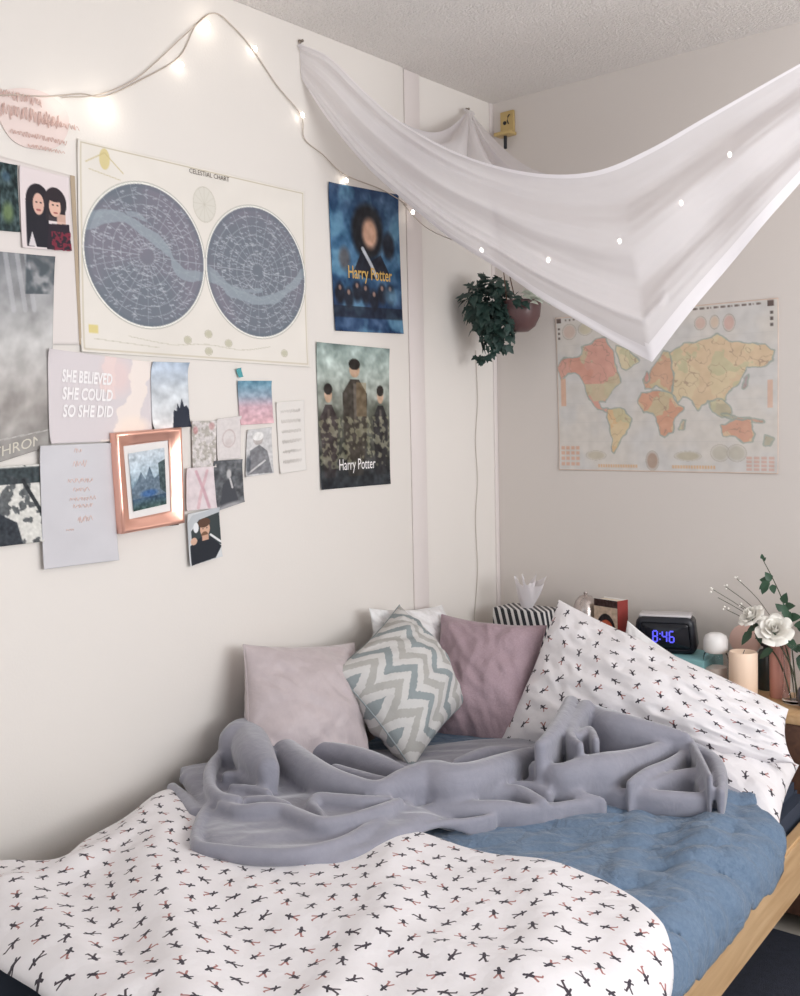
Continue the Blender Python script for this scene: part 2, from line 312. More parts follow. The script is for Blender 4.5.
M_blue = cloth_mat('slate_blue_linen', rgb(92, 112, 136), rgb(114, 133, 155), 110, wr=14, wrs=0.5)
M_throw = cloth_mat('grey_plush_fleece', rgb(138, 138, 149), rgb(150, 149, 160), 18, sheen=0.6, wr=22, wrs=0.10, bs=0.1)
M_pink = cloth_mat('pale_pink_satin', rgb(184, 172, 174), rgb(195, 183, 184), 20, rough=0.45, sheen=0.3, wr=10, wrs=0.25, bs=0.1)
M_mauve = cloth_mat('dusty_mauve_cotton', rgb(160, 138, 146), rgb(178, 156, 163), 220, wr=9, wrs=0.3)
M_white_cloth = cloth_mat('white_cotton', rgb(222, 220, 220), rgb(232, 230, 230), 40, wr=14, wrs=0.5)
# node maths helpers
class NG:
    def __init__(s, nt): s.nt = nt
    def m(s, op, a, b=None, c=None, clamp=False):
        n = s.nt.nodes.new('ShaderNodeMath'); n.operation = op; n.use_clamp = clamp
        for k, v in enumerate((a, b, c)):
            if v is None: continue
            if isinstance(v, (int, float)): n.inputs[k].default_value = v
            else: s.nt.links.new(v, n.inputs[k])
        return n.outputs[0]
    def seg(s, x, y, a, b):
        dx, dy = b[0]-a[0], b[1]-a[1]; L = dx*dx+dy*dy
        px = s.m('SUBTRACT', x, a[0]); py = s.m('SUBTRACT', y, a[1])
        t = s.m('ADD', s.m('MULTIPLY', px, dx/L), s.m('MULTIPLY', py, dy/L), clamp=True)
        qx = s.m('SUBTRACT', px, s.m('MULTIPLY', t, dx)); qy = s.m('SUBTRACT', py, s.m('MULTIPLY', t, dy))
        return s.m('SQRT', s.m('ADD', s.m('MULTIPLY', qx, qx), s.m('MULTIPLY', qy, qy)))
def figure_cloth(name, cx, cy, rot=0.0):
    """white cotton with small dark and red stick figures strewn over it (UV in metres)"""
    m, nt, b = new_mat(name); g = NG(nt)
    uv = nt.nodes.new('ShaderNodeUVMap'); uv.uv_map = 'UVMap'
    vr = nt.nodes.new('ShaderNodeVectorRotate'); vr.rotation_type = 'Z_AXIS'; vr.inputs['Angle'].default_value = rot
    nt.links.new(uv.outputs['UV'], vr.inputs['Vector'])
    sp = nt.nodes.new('ShaderNodeSeparateXYZ'); nt.links.new(vr.outputs['Vector'], sp.inputs[0])
    Y = g.m('MULTIPLY', sp.outputs['Y'], 1/cy); row = g.m('FLOOR', Y)
    X = g.m('ADD', g.m('MULTIPLY', sp.outputs['X'], 1/cx), g.m('MULTIPLY', row, 0.5)); colm = g.m('FLOOR', X)
    cb = nt.nodes.new('ShaderNodeCombineXYZ'); nt.links.new(colm, cb.inputs[0]); nt.links.new(row, cb.inputs[1])
    wn = nt.nodes.new('ShaderNodeTexWhiteNoise'); wn.noise_dimensions = '2D'; nt.links.new(cb.outputs[0], wn.inputs['Vector'])
    sc_ = nt.nodes.new('ShaderNodeSeparateColor'); nt.links.new(wn.outputs['Color'], sc_.inputs[0])
    r1, r2, r3 = sc_.outputs[0], sc_.outputs[1], sc_.outputs[2]
    fx = g.m('SUBTRACT', g.m('SUBTRACT', X, colm), g.m('ADD', 0.42, g.m('MULTIPLY', r2, 0.16)))
    fy = g.m('SUBTRACT', g.m('SUBTRACT', Y, row), g.m('ADD', 0.42, g.m('MULTIPLY', r3, 0.16)))
    fx = g.m('MULTIPLY', fx, cx*27); fy = g.m('MULTIPLY', fy, cy*27)
    ang = g.m('MULTIPLY', g.m('FLOOR', g.m('MULTIPLY', r1, 5)), 1.3)
    c_, s_ = g.m('COSINE', ang), g.m('SINE', ang)
    x = g.m('SUBTRACT', g.m('MULTIPLY', fx, c_), g.m('MULTIPLY', fy, s_))
    y = g.m('ADD', g.m('MULTIPLY', fx, s_), g.m('MULTIPLY', fy, c_))
    # flip some
    x = g.m('MULTIPLY', x, g.m('SUBTRACT', g.m('MULTIPLY', g.m('GREATER_THAN', r2, 0.5), 2), 1))
    body = g.seg(x, y, (0.0, 0.02), (0.02, 0.24))
    armA = g.seg(x, y, (0.02, 0.20), (-0.20, 0.08)); armB = g.seg(x, y, (0.02, 0.20), (0.20, 0.24))
    legA = g.seg(x, y, (0.0, 0.02), (-0.12, -0.34)); legB = g.seg(x, y, (0.0, 0.02), (0.18, -0.26))
    head = g.seg(x, y, (0.04, 0.34), (0.05, 0.37))
    foot = g.seg(x, y, (-0.12, -0.34), (-0.2, -0.34))
    dk = g.m('LESS_THAN', body, 0.085)
    for d, w in ((head, 0.07), (armA, 0.046), (armB, 0.046)): dk = g.m('MAXIMUM', dk, g.m('LESS_THAN', d, w))
    rd = g.m('LESS_THAN', legA, 0.05)
    for d, w in ((legB, 0.05), (foot, 0.04)): rd = g.m('MAXIMUM', rd, g.m('LESS_THAN', d, w))
    isred = g.m('GREATER_THAN', r3, 0.45)
    mx = nt.nodes.new('ShaderNodeMix'); mx.data_type = 'RGBA'; mx.inputs['A'].default_value = rgb(78, 68, 74); mx.inputs['B'].default_value = rgb(166, 116, 112)
    nt.links.new(isred, mx.inputs['Factor'])
    m1 = nt.nodes.new('ShaderNodeMix'); m1.data_type = 'RGBA'; m1.inputs['A'].default_value = rgb(232, 228, 230)
    nt.links.new(rd, m1.inputs['Factor']); nt.links.new(mx.outputs['Result'], m1.inputs['B'])
    m2 = nt.nodes.new('ShaderNodeMix'); m2.data_type = 'RGBA'; m2.inputs['B'].default_value = rgb(66, 60, 68)
    nt.links.new(dk, m2.inputs['Factor']); nt.links.new(m1.outputs['Result'], m2.inputs['A'])
    nt.links.new(m2.outputs['Result'], b.inputs['Base Color'])
    b.inputs['Roughness'].default_value = 0.9; b.inputs['Sheen Weight'].default_value = 0.1; b.inputs['Specular IOR Level'].default_value = 0.2
    bump(nt, b, 11, 0.35, 4, 0.03)
    return m
M_fig = figure_cloth('white_cotton_with_small_figures', 0.055, 0.042, 0.55)
M_fig_pillow = figure_cloth('white_pillowcase_with_small_figures', 0.064, 0.054, 0.2)
# chevron
M_chev, nt, b = new_mat('grey_chevron_weave'); g = NG(nt)
uv = nt.nodes.new('ShaderNodeUVMap'); uv.uv_map = 'UVMap'
nn = nt.nodes.new('ShaderNodeTexNoise'); nn.inputs['Scale'].default_value = 60; nt.links.new(uv.outputs['UV'], nn.inputs['Vector'])
sp = nt.nodes.new('ShaderNodeSeparateXYZ'); nt.links.new(uv.outputs['UV'], sp.inputs[0])
zz = g.m('PINGPONG', g.m('MULTIPLY', sp.outputs['Y'], 3.6), 0.5)
t = g.m('ADD', g.m('MULTIPLY', sp.outputs['X'], 6.5), g.m('MULTIPLY', zz, 1.9))
t = g.m('ADD', t, g.m('MULTIPLY', nn.outputs['Fac'], 0.22))
on = g.m('LESS_THAN', g.m('FRACT', t), 0.5)
alt = g.m('LESS_THAN', g.m('FRACT', g.m('MULTIPLY', g.m('FLOOR', t), 0.5)), 0.25)
mx = nt.nodes.new('ShaderNodeMix'); mx.data_type = 'RGBA'; mx.inputs['A'].default_value = rgb(174, 172, 168); mx.inputs['B'].default_value = rgb(144, 152, 154)
nt.links.new(alt, mx.inputs['Factor'])
m2 = nt.nodes.new('ShaderNodeMix'); m2.data_type = 'RGBA'; m2.inputs['A'].default_value = rgb(202, 200, 198)
nt.links.new(on, m2.inputs['Factor']); nt.links.new(mx.outputs['Result'], m2.inputs['B']); nt.links.new(m2.outputs['Result'], b.inputs['Base Color'])
b.inputs['Roughness'].default_value = 0.95; b.inputs['Specular IOR Level'].default_value = 0.2
bump(nt, b, 16, 0.3, 5, 0.02)
# sheer fabric
def sheer(name, transp, transl):
    m = bpy.data.materials.new(name); m.use_nodes = True; nt = m.node_tree
    for n in list(nt.nodes):
        if n.type != 'OUTPUT_MATERIAL': nt.nodes.remove(n)
    out = [n for n in nt.nodes if n.type == 'OUTPUT_MATERIAL'][0]
    df = nt.nodes.new('ShaderNodeBsdfDiffuse'); df.inputs['Color'].default_value = rgb(240, 236, 238)
    tl = nt.nodes.new('ShaderNodeBsdfTranslucent'); tl.inputs['Color'].default_value = rgb(240, 236, 238)
    tp = nt.nodes.new('ShaderNodeBsdfTransparent')
    a = nt.nodes.new('ShaderNodeMixShader'); a.inputs[0].default_value = transl
    c = nt.nodes.new('ShaderNodeMixShader'); c.inputs[0].default_value = transp
    nt.links.new(df.outputs[0], a.inputs[1]); nt.links.new(tl.outputs[0], a.inputs[2])
    nt.links.new(a.outputs[0], c.inputs[1]); nt.links.new(tp.outputs[0], c.inputs[2]); nt.links.new(c.outputs[0], out.inputs[0])
    tc = nt.nodes.new('ShaderNodeTexCoord'); n = nt.nodes.new('ShaderNodeTexNoise'); n.inputs['Scale'].default_value = 5; n.inputs['Detail'].default_value = 3
    bp = nt.nodes.new('ShaderNodeBump'); bp.inputs['Strength'].default_value = 0.25; bp.inputs['Distance'].default_value = 0.03
    nt.links.new(tc.outputs['Object'], n.inputs['Vector']); nt.links.new(n.outputs['Fac'], bp.inputs['Height'])
    nt.links.new(bp.outputs[0], df.inputs['Normal']); nt.links.new(bp.outputs[0], tl.inputs['Normal'])
    return m
M_sheer = sheer('sheer_white_fabric', 0.2, 0.45)
M_hem = sheer('sheer_white_hem', 0.05, 0.3)
M_tissue = sheer('white_tissue', 0.1, 0.4)
M_copper = mat('rose_gold_metal', rgb(240, 186, 168), 0.28, 0.85, bumpy=(9, 0.15, 2, 0.01))
M_white = mat('white_plastic', rgb(235, 232, 230), 0.4)
M_black = mat('black_plastic', rgb(30, 32, 40), 0.35)
M_blackgloss = mat('black_gloss', rgb(24, 26, 34), 0.15)
M_wire = mat('copper_wire', rgb(190, 176, 164), 0.5)
M_cable = mat('white_cable', rgb(206, 198, 190), 0.6)
M_brass = mat('brass', rgb(196, 170, 116), 0.35, 0.3)
M_leaf = mat('dark_ivy_leaf', rgb(44, 66, 60), 0.5, bumpy=(60, 0.2, 2, 0.003), var=(30, 0.45))
M_leaf_v = mat('variegated_leaf', rgb(196, 204, 190), 0.5, var=(45, 0.6))
M_leaf_r = mat('rose_leaf', rgb(52, 80, 60), 0.45, var=(20, 0.3))
M_stem = mat('green_stem', rgb(74, 78, 58), 0.6)
M_pot = mat('plum_brown_glazed_pot', rgb(98, 72, 72), 0.35)
M_petal = mat('ivory_petal', rgb(244, 240, 232), 0.6, sheen=0.2)
def glass(name, col=(1, 1, 1, 1)):
    m, nt, b = new_mat(name); b.inputs['Base Color'].default_value = col; b.inputs['Roughness'].default_value = 0.03
    b.inputs['Transmission Weight'].default_value = 1.0; b.inputs['IOR'].default_value = 1.2
    return m
M_glass = glass('clear_glass'); M_pinkglass = glass('pink_glass', rgb(240, 190, 186))
M_gilt = mat('rose_gold_ink', rgb(216, 182, 172), 0.5)
M_faint = mat('pale_rose_ink', rgb(224, 200, 194), 0.5)
M_wink = mat('white_ink', rgb(244, 240, 240), 0.6)
M_gold_ink = mat('gold_ink', rgb(206, 168, 92), 0.5)
M_pale_ink = mat('pale_silver_ink', rgb(206, 200, 186), 0.5)
M_grey_ink = mat('grey_ink', rgb(176, 174, 172), 0.6)
M_dark_ink = mat('brown_ink', rgb(96, 84, 74), 0.7)
m_, nt, b = new_mat('warm_white_lamp'); b.inputs['Emission Color'].default_value = (1, 0.93, 0.82, 1); b.inputs['Emission Strength'].default_value = 14; M_bulb = m_
m_, nt, b = new_mat('blue_display_segment'); b.inputs['Base Color'].default_value = (0.02, 0.02, 0.2, 1); b.inputs['Emission Color'].default_value = (0.12, 0.12, 1, 1); b.inputs['Emission Strength'].default_value = 1.6; M_led = m_
# ------------------------------------------------------------------ the room
CEIL = 2.55
def struct(o): o['kind'] = 'structure'; return o
struct(box('floor', (-0.02, -4.6, -0.1), (3.4, 0, 0), M_floor))
rg_ = box('rug', (0.7, -3.6, 0.0), (2.9, -0.29, 0.012), M_rug, None, 0.004); tag(rg_, 'dark blue-grey rug on the floor to the right of the bed', 'rug')
struct(box('ceiling', (-0.15, -4.6, CEIL), (3.5, 0.1, CEIL+0.1), M_ceil))
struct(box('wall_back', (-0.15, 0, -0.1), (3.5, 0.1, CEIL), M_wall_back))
struct(box('wall_left', (-0.15, -4.6, -0.1), (0, -0.504, CEIL), M_wall, bevel=0.002))
struct(box('wall_left_recess', (-0.15, -0.504, -0.1), (-0.014, 0, CEIL), M_wall))
struct(box('trim_1', (-0.016, -0.492, 0), (-0.006, -0.415, CEIL), M_trim, bevel=0.003))
struct(box('trim_2', (-0.016, -0.02, 0), (-0.008, -0.0, CEIL), M_trim, bevel=0.002))
# right wall with a window opening (out of frame; the daylight comes through it)
bm = bmesh.new()
WX, WY0, WY1, WZ0, WZ1 = 3.4, -2.6, -0.35, 0.95, 2.25
box_bm(bm, WX, -4.6, -0.1, WX+0.12, WY0, CEIL); box_bm(bm, WX, WY1, -0.1, WX+0.12, 0, CEIL)
box_bm(bm, WX, WY0, -0.1, WX+0.12, WY1, WZ0); box_bm(bm, WX, WY0, WZ1, WX+0.12, WY1, CEIL)
struct(from_bm('wall_right', bm, M_wall, smooth=False))
bm = bmesh.new()
for a in (WY0, (WY0+WY1)/2-0.02, WY1-0.04): box_bm(bm, WX+0.03, a, WZ0, WX+0.07, a+0.04, WZ1)
for a in (WZ0, WZ1-0.04): box_bm(bm, WX+0.03, WY0, a, WX+0.07, WY1, a+0.04)
struct(from_bm('window_1', bm, M_trim, smooth=False))
# dark hairline cracks where the ceiling meets the walls are left to the geometry
# ------------------------------------------------------------------ bed
RX = lambda y: 1.215+0.07*abs(y)        # outer face of the side rail: the bed stands slightly askew
LX = lambda y: 0.012+0.05*max(0, abs(y)-0.3)
def skew_box(name, f0, f1, y0, y1, z0, z1, m, parent, bevel=0.006):
    bm = bmesh.new(); box_bm(bm, 0, y0, z0, 1, y1, z1)
    for v in bm.verts: v.co.x = (f1 if v.co.x > 0.5 else f0)(v.co.y)
    bmesh.ops.bevel(bm, geom=list(bm.edges), offset=bevel, segments=2, affect='EDGES')
    o = from_bm(name, bm, m, parent); shade_angle(o); return o
bed = empty('bed', (0.65, -1.3, 0))
tag(bed, 'low oak bed frame under the blue and patterned bedding', 'bed')
def bp(o): o.parent = bed; o.matrix_parent_inverse = Matrix.Translation((-0.65, 1.3, 0)); return o
bp(skew_box('side_rail', lambda y: RX(y)-0.035, RX, -2.36, -0.30, 0.24, 0.385, M_oak, None))
bp(skew_box('side_rail', LX, lambda y: LX(y)+0.03, -2.36, -0.30, 0.24, 0.385, M_oak, None))
bp(skew_box('foot_rail', lambda y: LX(y)+0.03, lambda y: RX(y)-0.035, -2.36, -2.33, 0.24, 0.385, M_oak, None))
bp(skew_box('slat_base', lambda y: LX(y)+0.03, lambda y: RX(y)-0.035, -2.33, -0.30, 0.24, 0.262, M_oak, None))
for y0 in (-2.32, -0.38):
    for s in (0, 1):
        f0 = (lambda y: LX(y)+0.25) if s == 0 else (lambda y: RX(y)-0.51)
        f1 = (lambda y: LX(y)+0.31) if s == 0 else (lambda y: RX(y)-0.45)
        bp(skew_box('leg', f0, f1, y0, y0+0.06, 0.0125, 0.24, M_oak, None))
mt = skew_box('mattress', lambda y: LX(y)+0.032, lambda y: RX(y)-0.045, -2.325, -0.305, 0.263, 0.45, M_navy, None, 0.03)
tag(mt, 'mattress in a navy fitted sheet, showing beside the left wall', 'mattress')
# ------------------------------------------------------------------ bedding
def wrap(P, y_in=0.03):
    """let cloth that reaches past the bed side turn down over it"""
    X, Y, Z = P[..., 0].copy(), P[..., 1], P[..., 2].copy()
    xs = RX(0)+0.07*np.abs(Y)-y_in; d = X-xs; R = Z-0.44; r0 = 0.06
    r0 = np.maximum(R, 0.05); th = np.clip(d/r0, 0, PI/2); over = d > 0
    ext = np.maximum(d-r0*PI/2, 0)
    P[..., 0] = np.where(over, xs+R*np.sin(th), X)
    P[..., 2] = np.where(over, 0.44+R*np.cos(th)-ext, Z)
    return P
def thicken(o, t, off=-1):
    md = o.modifiers.new('thickness', 'SOLIDIFY'); md.thickness = t; md.offset = off
    return o
def sm(x): x = np.clip(x, 0, 1); return x*x*(3-2*x)
# blue duvet
nu, nv = 170, 200
S = coons([(0.07, -0.66), (0.5, -0.62), (0.9, -0.58), (1.13, -0.585)], [(0.8, -2.42), (1.1, -2.42), (1.46, -2.42)],
          [(0.07, -0.66), (0.30, -1.3), (0.58, -1.8), (0.80, -2.42)], [(1.13, -0.585), (1.19, -0.69), (1.24, -0.765), (1.31, -0.81), (1.355, -0.90), (1.375, -1.05), (1.395, -1.4), (1.43, -1.8), (1.46, -2.42)], nu, nv)
X, Y = S[..., 0], S[..., 1]
H = 0.498+0.006*fnoise(X*5, Y*5, 3, 3)
q = fnoise(X*3.2+Y*2.2, (Y-X)*9, 5, 3); H += 0.010*(1-np.abs(q)*2.2)*sm((X-0.6)/0.5)
H += 0.014*sm(1-seg_dist(X, Y, [(1.12, -0.72), (1.2, -0.95), (1.26, -1.2)])/0.05)
H += 0.010*sm(1-seg_dist(X, Y, [(1.0, -0.9), (1.1, -1.1), (1.16, -1.3)])/0.04)
for k in range(6):
    yy = -0.85-0.13*k
    H += 0.004*sm(1-seg_dist(X, Y, [(1.16, yy), (1.30, yy-0.07), (1.45, yy-0.05)])/0.03)
P = np.stack([X, Y, H], -1)
hem = sm((X-(RX(0)+0.07*np.abs(Y))-0.01)/0.12)
P = wrap(P)
P[..., 0] += hem*0.010*fnoise(Y*13, Y*0+X*3, 8, 3)
P[..., 2] += hem*0.03*fnoise(Y*6, Y*0, 15, 2)
o = grid_mesh('duvet', P, M_blue, UV=S); thicken(o, 0.022)
tag(o, 'slate blue linen duvet hanging over the right side of the bed', 'duvet')
# patterned cover
nu, nv = 240, 200
S = coons([(0.10, -1.46), (0.4, -1.40), (0.72, -1.395), (0.894, -1.391), (1.063, -1.356), (1.22, -1.385), (1.33, -1.45)],
          [(0.04, -2.13), (0.22, -2.165), (0.49, -2.235), (0.684, -2.25), (1.1, -2.30), (1.56, -2.32)],
          [(0.10, -1.46), (0.075, -1.60), (0.10, -1.72), (0.15, -1.84), (0.22, -1.95), (0.12, -2.03), (0.04, -2.13)],
          [(1.33, -1.45), (1.42, -1.55), (1.50, -1.73), (1.55, -2.0), (1.56, -2.32)], nu, nv)
X, Y = S[..., 0], S[..., 1]
U_, V_ = np.meshgrid(np.linspace(0, 1, nu), np.linspace(0, 1, nv))
edge = np.minimum(np.minimum(U_*1.4, (1-U_)*1.4), np.minimum(V_, 1-V_)*0.9)
roll = np.sqrt(1-(1-np.clip(edge/0.035, 0, 1))**2)
H = 0.524-0.02*sm((0.35-X)/0.3)+0.022*roll+0.009*fnoise(X*4, Y*4, 11, 3)
for pts, w, h in [([(0.17, -1.62), (0.42, -1.85), (0.75, -2.05), (0.95, -2.2)], 0.07, 0.030), ([(0.3, -2.1), (0.5, -2.15), (0.8, -2.2)], 0.05, 0.02),
                  ([(0.5, -1.8), (0.75, -1.85), (1.1, -1.8), (1.3, -1.75)], 0.05, 0.012), ([(0.75, -1.5), (0.95, -1.75), (1.05, -2.0)], 0.05, 0.014),
                  ([(1.05, -1.42), (1.2, -1.6), (1.3, -1.9)], 0.06, 0.012), ([(0.12, -1.6), (0.25, -1.8), (0.3, -1.95)], 0.04, 0.016)]:
    H += h*roll*np.exp(-(seg_dist(X, Y, pts)/w)**2)
P = wrap(np.stack([X, Y, H], -1))
o = grid_mesh('patterned_cover', P, M_fig, UV=S); thicken(o, 0.006)
tag(o, 'white bed cover printed with small figures across the foot of the bed', 'bed cover')
# grey throw: folds swept along their crests, fused into one cloth surface
nu, nv = 150, 60
S = coons([(0.05, -1.42), (0.06, -1.25), (0.16, -1.05), (0.3, -0.88), (0.42, -0.70), (0.58, -0.60), (0.80, -0.58), (1.0, -0.60), (1.10, -0.64)], T_FRONT,
          [(0.05, -1.42), (0.03, -1.45), (0.01, -1.476)], [(1.10, -0.64), (1.18, -0.69), (1.155, -0.774)], nu, nv)
S[..., 0] = np.maximum(S[..., 0], 0.035)
X, Y = S[..., 0], S[..., 1]
U_, V_ = np.meshgrid(np.linspace(0, 1, nu), np.linspace(0, 1, nv))
ctr_ = S.mean((0, 1)); S2 = np.stack([X, Y], -1)
lowz = lambda x, y: 0.512+0.040*sm((-1.27-y)/0.10)
edge = np.minimum(np.minimum(U_*2.2, (1-U_)*2.2), np.minimum(V_, 1-V_)*0.8)
shrink = 0.965
Xc = X; 
B_ = lowz(X, Y); T_ = B_+0.016*np.clip(edge/0.02, 0, 1)**0.5+0.004*np.clip(edge/0.1, 0, 1)+0.010*np.clip(edge/0.05, 0, 1)*(1-2*np.abs(fnoise(X*3+Y, (Y-X)*8, 21, 2)))
top_ = np.stack([X, Y, T_], -1); bot_ = np.stack([X, Y, B_-0.004], -1)[:, ::-1]
ring = np.concatenate([top_, bot_], axis=1)
parts = []
parts.append(grid_mesh('slab', ring, M_throw, closed_u=True))
bm = bmesh.new(); bm.from_mesh(parts[0].data); bmesh.ops.holes_fill(bm, edges=bm.edges, sides=0)
bpy.data.objects.remove(parts[0])
def fold(bm, nodes):
    nodes = np.array(nodes); L = np.linalg.norm(np.diff(nodes[:, :2], axis=0), axis=1).sum()
    R = resample(nodes, max(6, int(L/0.008)), 8); n = 14; rows = []
    # rounded ends
    P0 = R[0].copy(); P1 = R[-1].copy(); d0 = R[0, :2]-R[1, :2]; d0 /= np.linalg.norm(d0)+1e-9; d1 = R[-1, :2]-R[-2, :2]; d1 /= np.linalg.norm(d1)+1e-9
    ext0 = []; ext1 = []
    for a in (0.9, 0.6, 0.3):
        q = P0.copy(); q[:2] += d0*P0[3]*a; q[3] *= math.sqrt(1-a*a); q[2] -= (P0[3]-q[3])*0.3; ext0.append(q)
    for a in (0.3, 0.6, 0.9):
        q = P1.copy(); q[:2] += d1*P1[3]*a; q[3] *= math.sqrt(1-a*a); q[2] -= (P1[3]-q[3])*0.3; ext1.append(q)
    R = np.array(ext0+list(R)+ext1)
    for k in range(len(R)):
        t = R[min(k+1, len(R)-1), :2]-R[max(k-1, 0), :2]; t /= np.linalg.norm(t)+1e-9; s_ = np.array([-t[1], t[0]])
        x, y, z, r = R[k]; r = max(r, 0.002); lz = lowz(x, y); row = []
        for i in range(n):
            a = 2*PI*i/n; c, q = math.cos(a), math.sin(a)
            zz_ = z+r*q if q >= 0 else z+(z-lz+0.002)*q*1.0
            row.append(bm.verts.new((max(0.012, x+s_[0]*r*c), y+s_[1]*r*c, zz_)))
        rows.append(row)
    for a, b_ in zip(rows[:-1], rows[1:]):
        for i in range(n): bm.faces.new((a[i], a[(i+1) % n], b_[(i+1) % n], b_[i]))
    bm.faces.new(rows[0]); bm.faces.new(rows[-1][::-1])
for nodes in ROPES: fold(bm, nodes)
bmesh.ops.recalc_face_normals(bm, faces=bm.faces)
me = bpy.data.meshes.new('throw_blanket'); bm.to_mesh(me); bm.free(); me.materials.append(M_throw)
o = link('throw_blanket', me)
rm_ = o.modifiers.new('fuse', 'REMESH'); rm_.mode = 'VOXEL'; rm_.voxel_size = 0.005; rm_.use_smooth_shade = True
s1 = o.modifiers.new('soften', 'SMOOTH'); s1.factor = 0.5; s1.iterations = 7
dg = bpy.context.evaluated_depsgraph_get(); dg.update()
me2 = bpy.data.meshes.new_from_object(o.evaluated_get(dg)); me2.name = 'throw_blanket'; bpy.data.objects.remove(o)
me2.polygons.foreach_set('use_smooth', [True]*len(me2.polygons))
if not me2.materials: me2.materials.append(M_throw)
o = link('throw_blanket', me2)
tag(o, 'grey plush throw blanket rumpled across the bed below the cushions', 'blanket')
# ------------------------------------------------------------------ cushions and pillows
def pillow(name, corners, thick, m, seed=0, n=56, pinch=0.07, wr=0.012, uvsize=None, sag=0.0, parent=None, ears=1.0):
    TL, TR, BR, BL = [np.array(c, float) for c in corners]
    u = np.sin(np.linspace(-1, 1, n)*PI/2*0.92)/math.sin(PI/2*0.92)
    U, V = np.meshgrid(u, u)
    N = np.cross(TR-TL, TL-BL); N += np.cross(BR-BL, TR-BR); N /= np.linalg.norm(N)
    pu = U*(1-pinch*(1-V*V)*np.abs(U)); pv = V*(1-pinch*(1-U*U)*np.abs(V))
    a = (pu+1)/2; b_ = (pv+1)/2
    W = (1-a)[..., None]*(1-b_)[..., None]*TL+a[..., None]*(1-b_)[..., None]*TR+a[..., None]*b_[..., None]*BR+(1-a)[..., None]*b_[..., None]*BL
    T = thick/2*(np.clip((1-U**2)*(1-V**2), 0, 1)**0.5)*(1+0.12*(1-np.clip(U**2+V**2, 0, 1)))
    T *= 1+sag*V
    r = np.hypot(U, V); th = np.arctan2(V, U)
    ws = (W[0, -1]-W[0, 0]); w = np.linalg.norm(TR-TL); h = np.linalg.norm(BL-TL)
    if uvsize is None: uvsize = (w, h)
    UV = np.stack([(U+1)/2*uvsize[0], (1-V)/2*uvsize[1]], -1)
    rows = []
    for s in (1, -1):
        nz = fnoise(U*1.6+s*3, V*1.6+seed, seed+2, 3)
        rad = np.sin(th*9+seed+2*nz)*np.clip(r-0.45, 0, 1)*(1-np.clip(r-1.05, 0, 1))
        cr = (1-np.abs(fnoise(U*1.5+V*1.2+seed, (V-U)*3.2+s, seed+9, 3))*2)
        env = np.clip((1-U**2)*(1-V**2)*6, 0, 1)
        D = T+env*(wr*nz+wr*0.6*rad+wr*0.55*cr)
        D = np.maximum(D, 0.0006)
        rows.append(W+s*D[..., None]*N)
    F = rows[0]; Bk = rows[1][:, ::-1]
    P = np.concatenate([F, Bk[:, 1:-1]], axis=1)          # closed tube in u
    # average the rims so that the two faces meet in one seam
    P[:, 0] = W[:, 0]; P[:, n-1] = W[:, n-1]
    P[0, :n] = W[0]; P[-1, :n] = W[-1]; P[0, n:] = W[0, ::-1][1:-1]; P[-1, n:] = W[-1, ::-1][1:-1]
    uv2 = np.concatenate([UV, UV[:, ::-1][:, 1:-1]+0.013], axis=1)
    o = grid_mesh(name, P, m, parent, UV=uv2, closed_u=True)
    sd = o.modifiers.new('smooth', 'SUBSURF'); sd.levels = 1; sd.render_levels = 1
    return o
def seam(name, corners, m, parent, pinch=0.07, r=0.0022, n=30):
    TL, TR, BR, BL = [np.array(c, float) for c in corners]; pts = []
    t = np.linspace(-1, 1, n)
    for U, V in ([(x, -1) for x in t[:-1]]+[(1, x) for x in t[:-1]]+[(-x, 1) for x in t[:-1]]+[(-1, -x) for x in t]):
        pu = U*(1-pinch*(1-V*V)*abs(U)); pv = V*(1-pinch*(1-U*U)*abs(V)); a = (pu+1)/2; b_ = (pv+1)/2
        pts.append((1-a)*(1-b_)*TL+a*(1-b_)*TR+a*b_*BR+(1-a)*b_*BL)
    return tube(name, pts, r, m, parent, 6)
CC = dict(
 pink=[(0.07, -1.295, 0.858), (0.10, -0.90, 0.80), (0.30, -1.06, 0.50), (0.20, -1.42, 0.53)],
 chev=[(0.20, -1.092, 0.768), (0.10, -0.695, 0.882), (0.31, -0.648, 0.605), (0.42, -1.035, 0.525)],
 white=[(0.07, -0.80, 0.885), (0.05, -0.42, 0.84), (0.14, -0.38, 0.52), (0.14, -0.80, 0.52)],
 mauve=[(0.11, -0.50, 0.825), (0.45, -0.42, 0.812), (0.48, -0.62, 0.47), (0.20, -0.72, 0.47)],
 big=[(0.48, -0.40, 0.892), (1.18, -0.42, 0.668), (1.245, -0.56, 0.575), (0.42, -0.66, 0.48)],
 low=[(0.70, -0.335, 0.53), (1.20, -0.40, 0.52), (1.275, -0.745, 0.475), (0.72, -0.74, 0.53)],
 back=[(0.675, -0.335, 0.838), (0.93, -0.33, 0.70), (0.95, -0.36, 0.54), (0.62, -0.40, 0.54)],
)
def cushion(key, name, thick, m, label, cat, seed, piping=True, **kw):
    o = pillow(name, CC[key], thick, m, seed, **kw); tag(o, label, cat)
    if piping: seam('piping', CC[key], m, o)
    return o
cushion('pink', 'cushion', 0.18, M_pink, 'pale pink satin cushion leaning on the left wall, leftmost of the row', 'cushion', 3, wr=0.012)
cushion('chev', 'cushion', 0.21, M_chev, 'grey and cream chevron patterned cushion tipped on its corner', 'cushion', 5, uvsize=(1, 1), wr=0.012)
cushion('white', 'pillow', 0.10, M_white_cloth, 'plain white pillow against the left wall behind the chevron cushion', 'pillow', 7, piping=False, wr=0.016)
cushion('mauve', 'cushion', 0.17, M_mauve, 'dusty mauve square cushion between the chevron cushion and the patterned pillow', 'cushion', 9, wr=0.012)
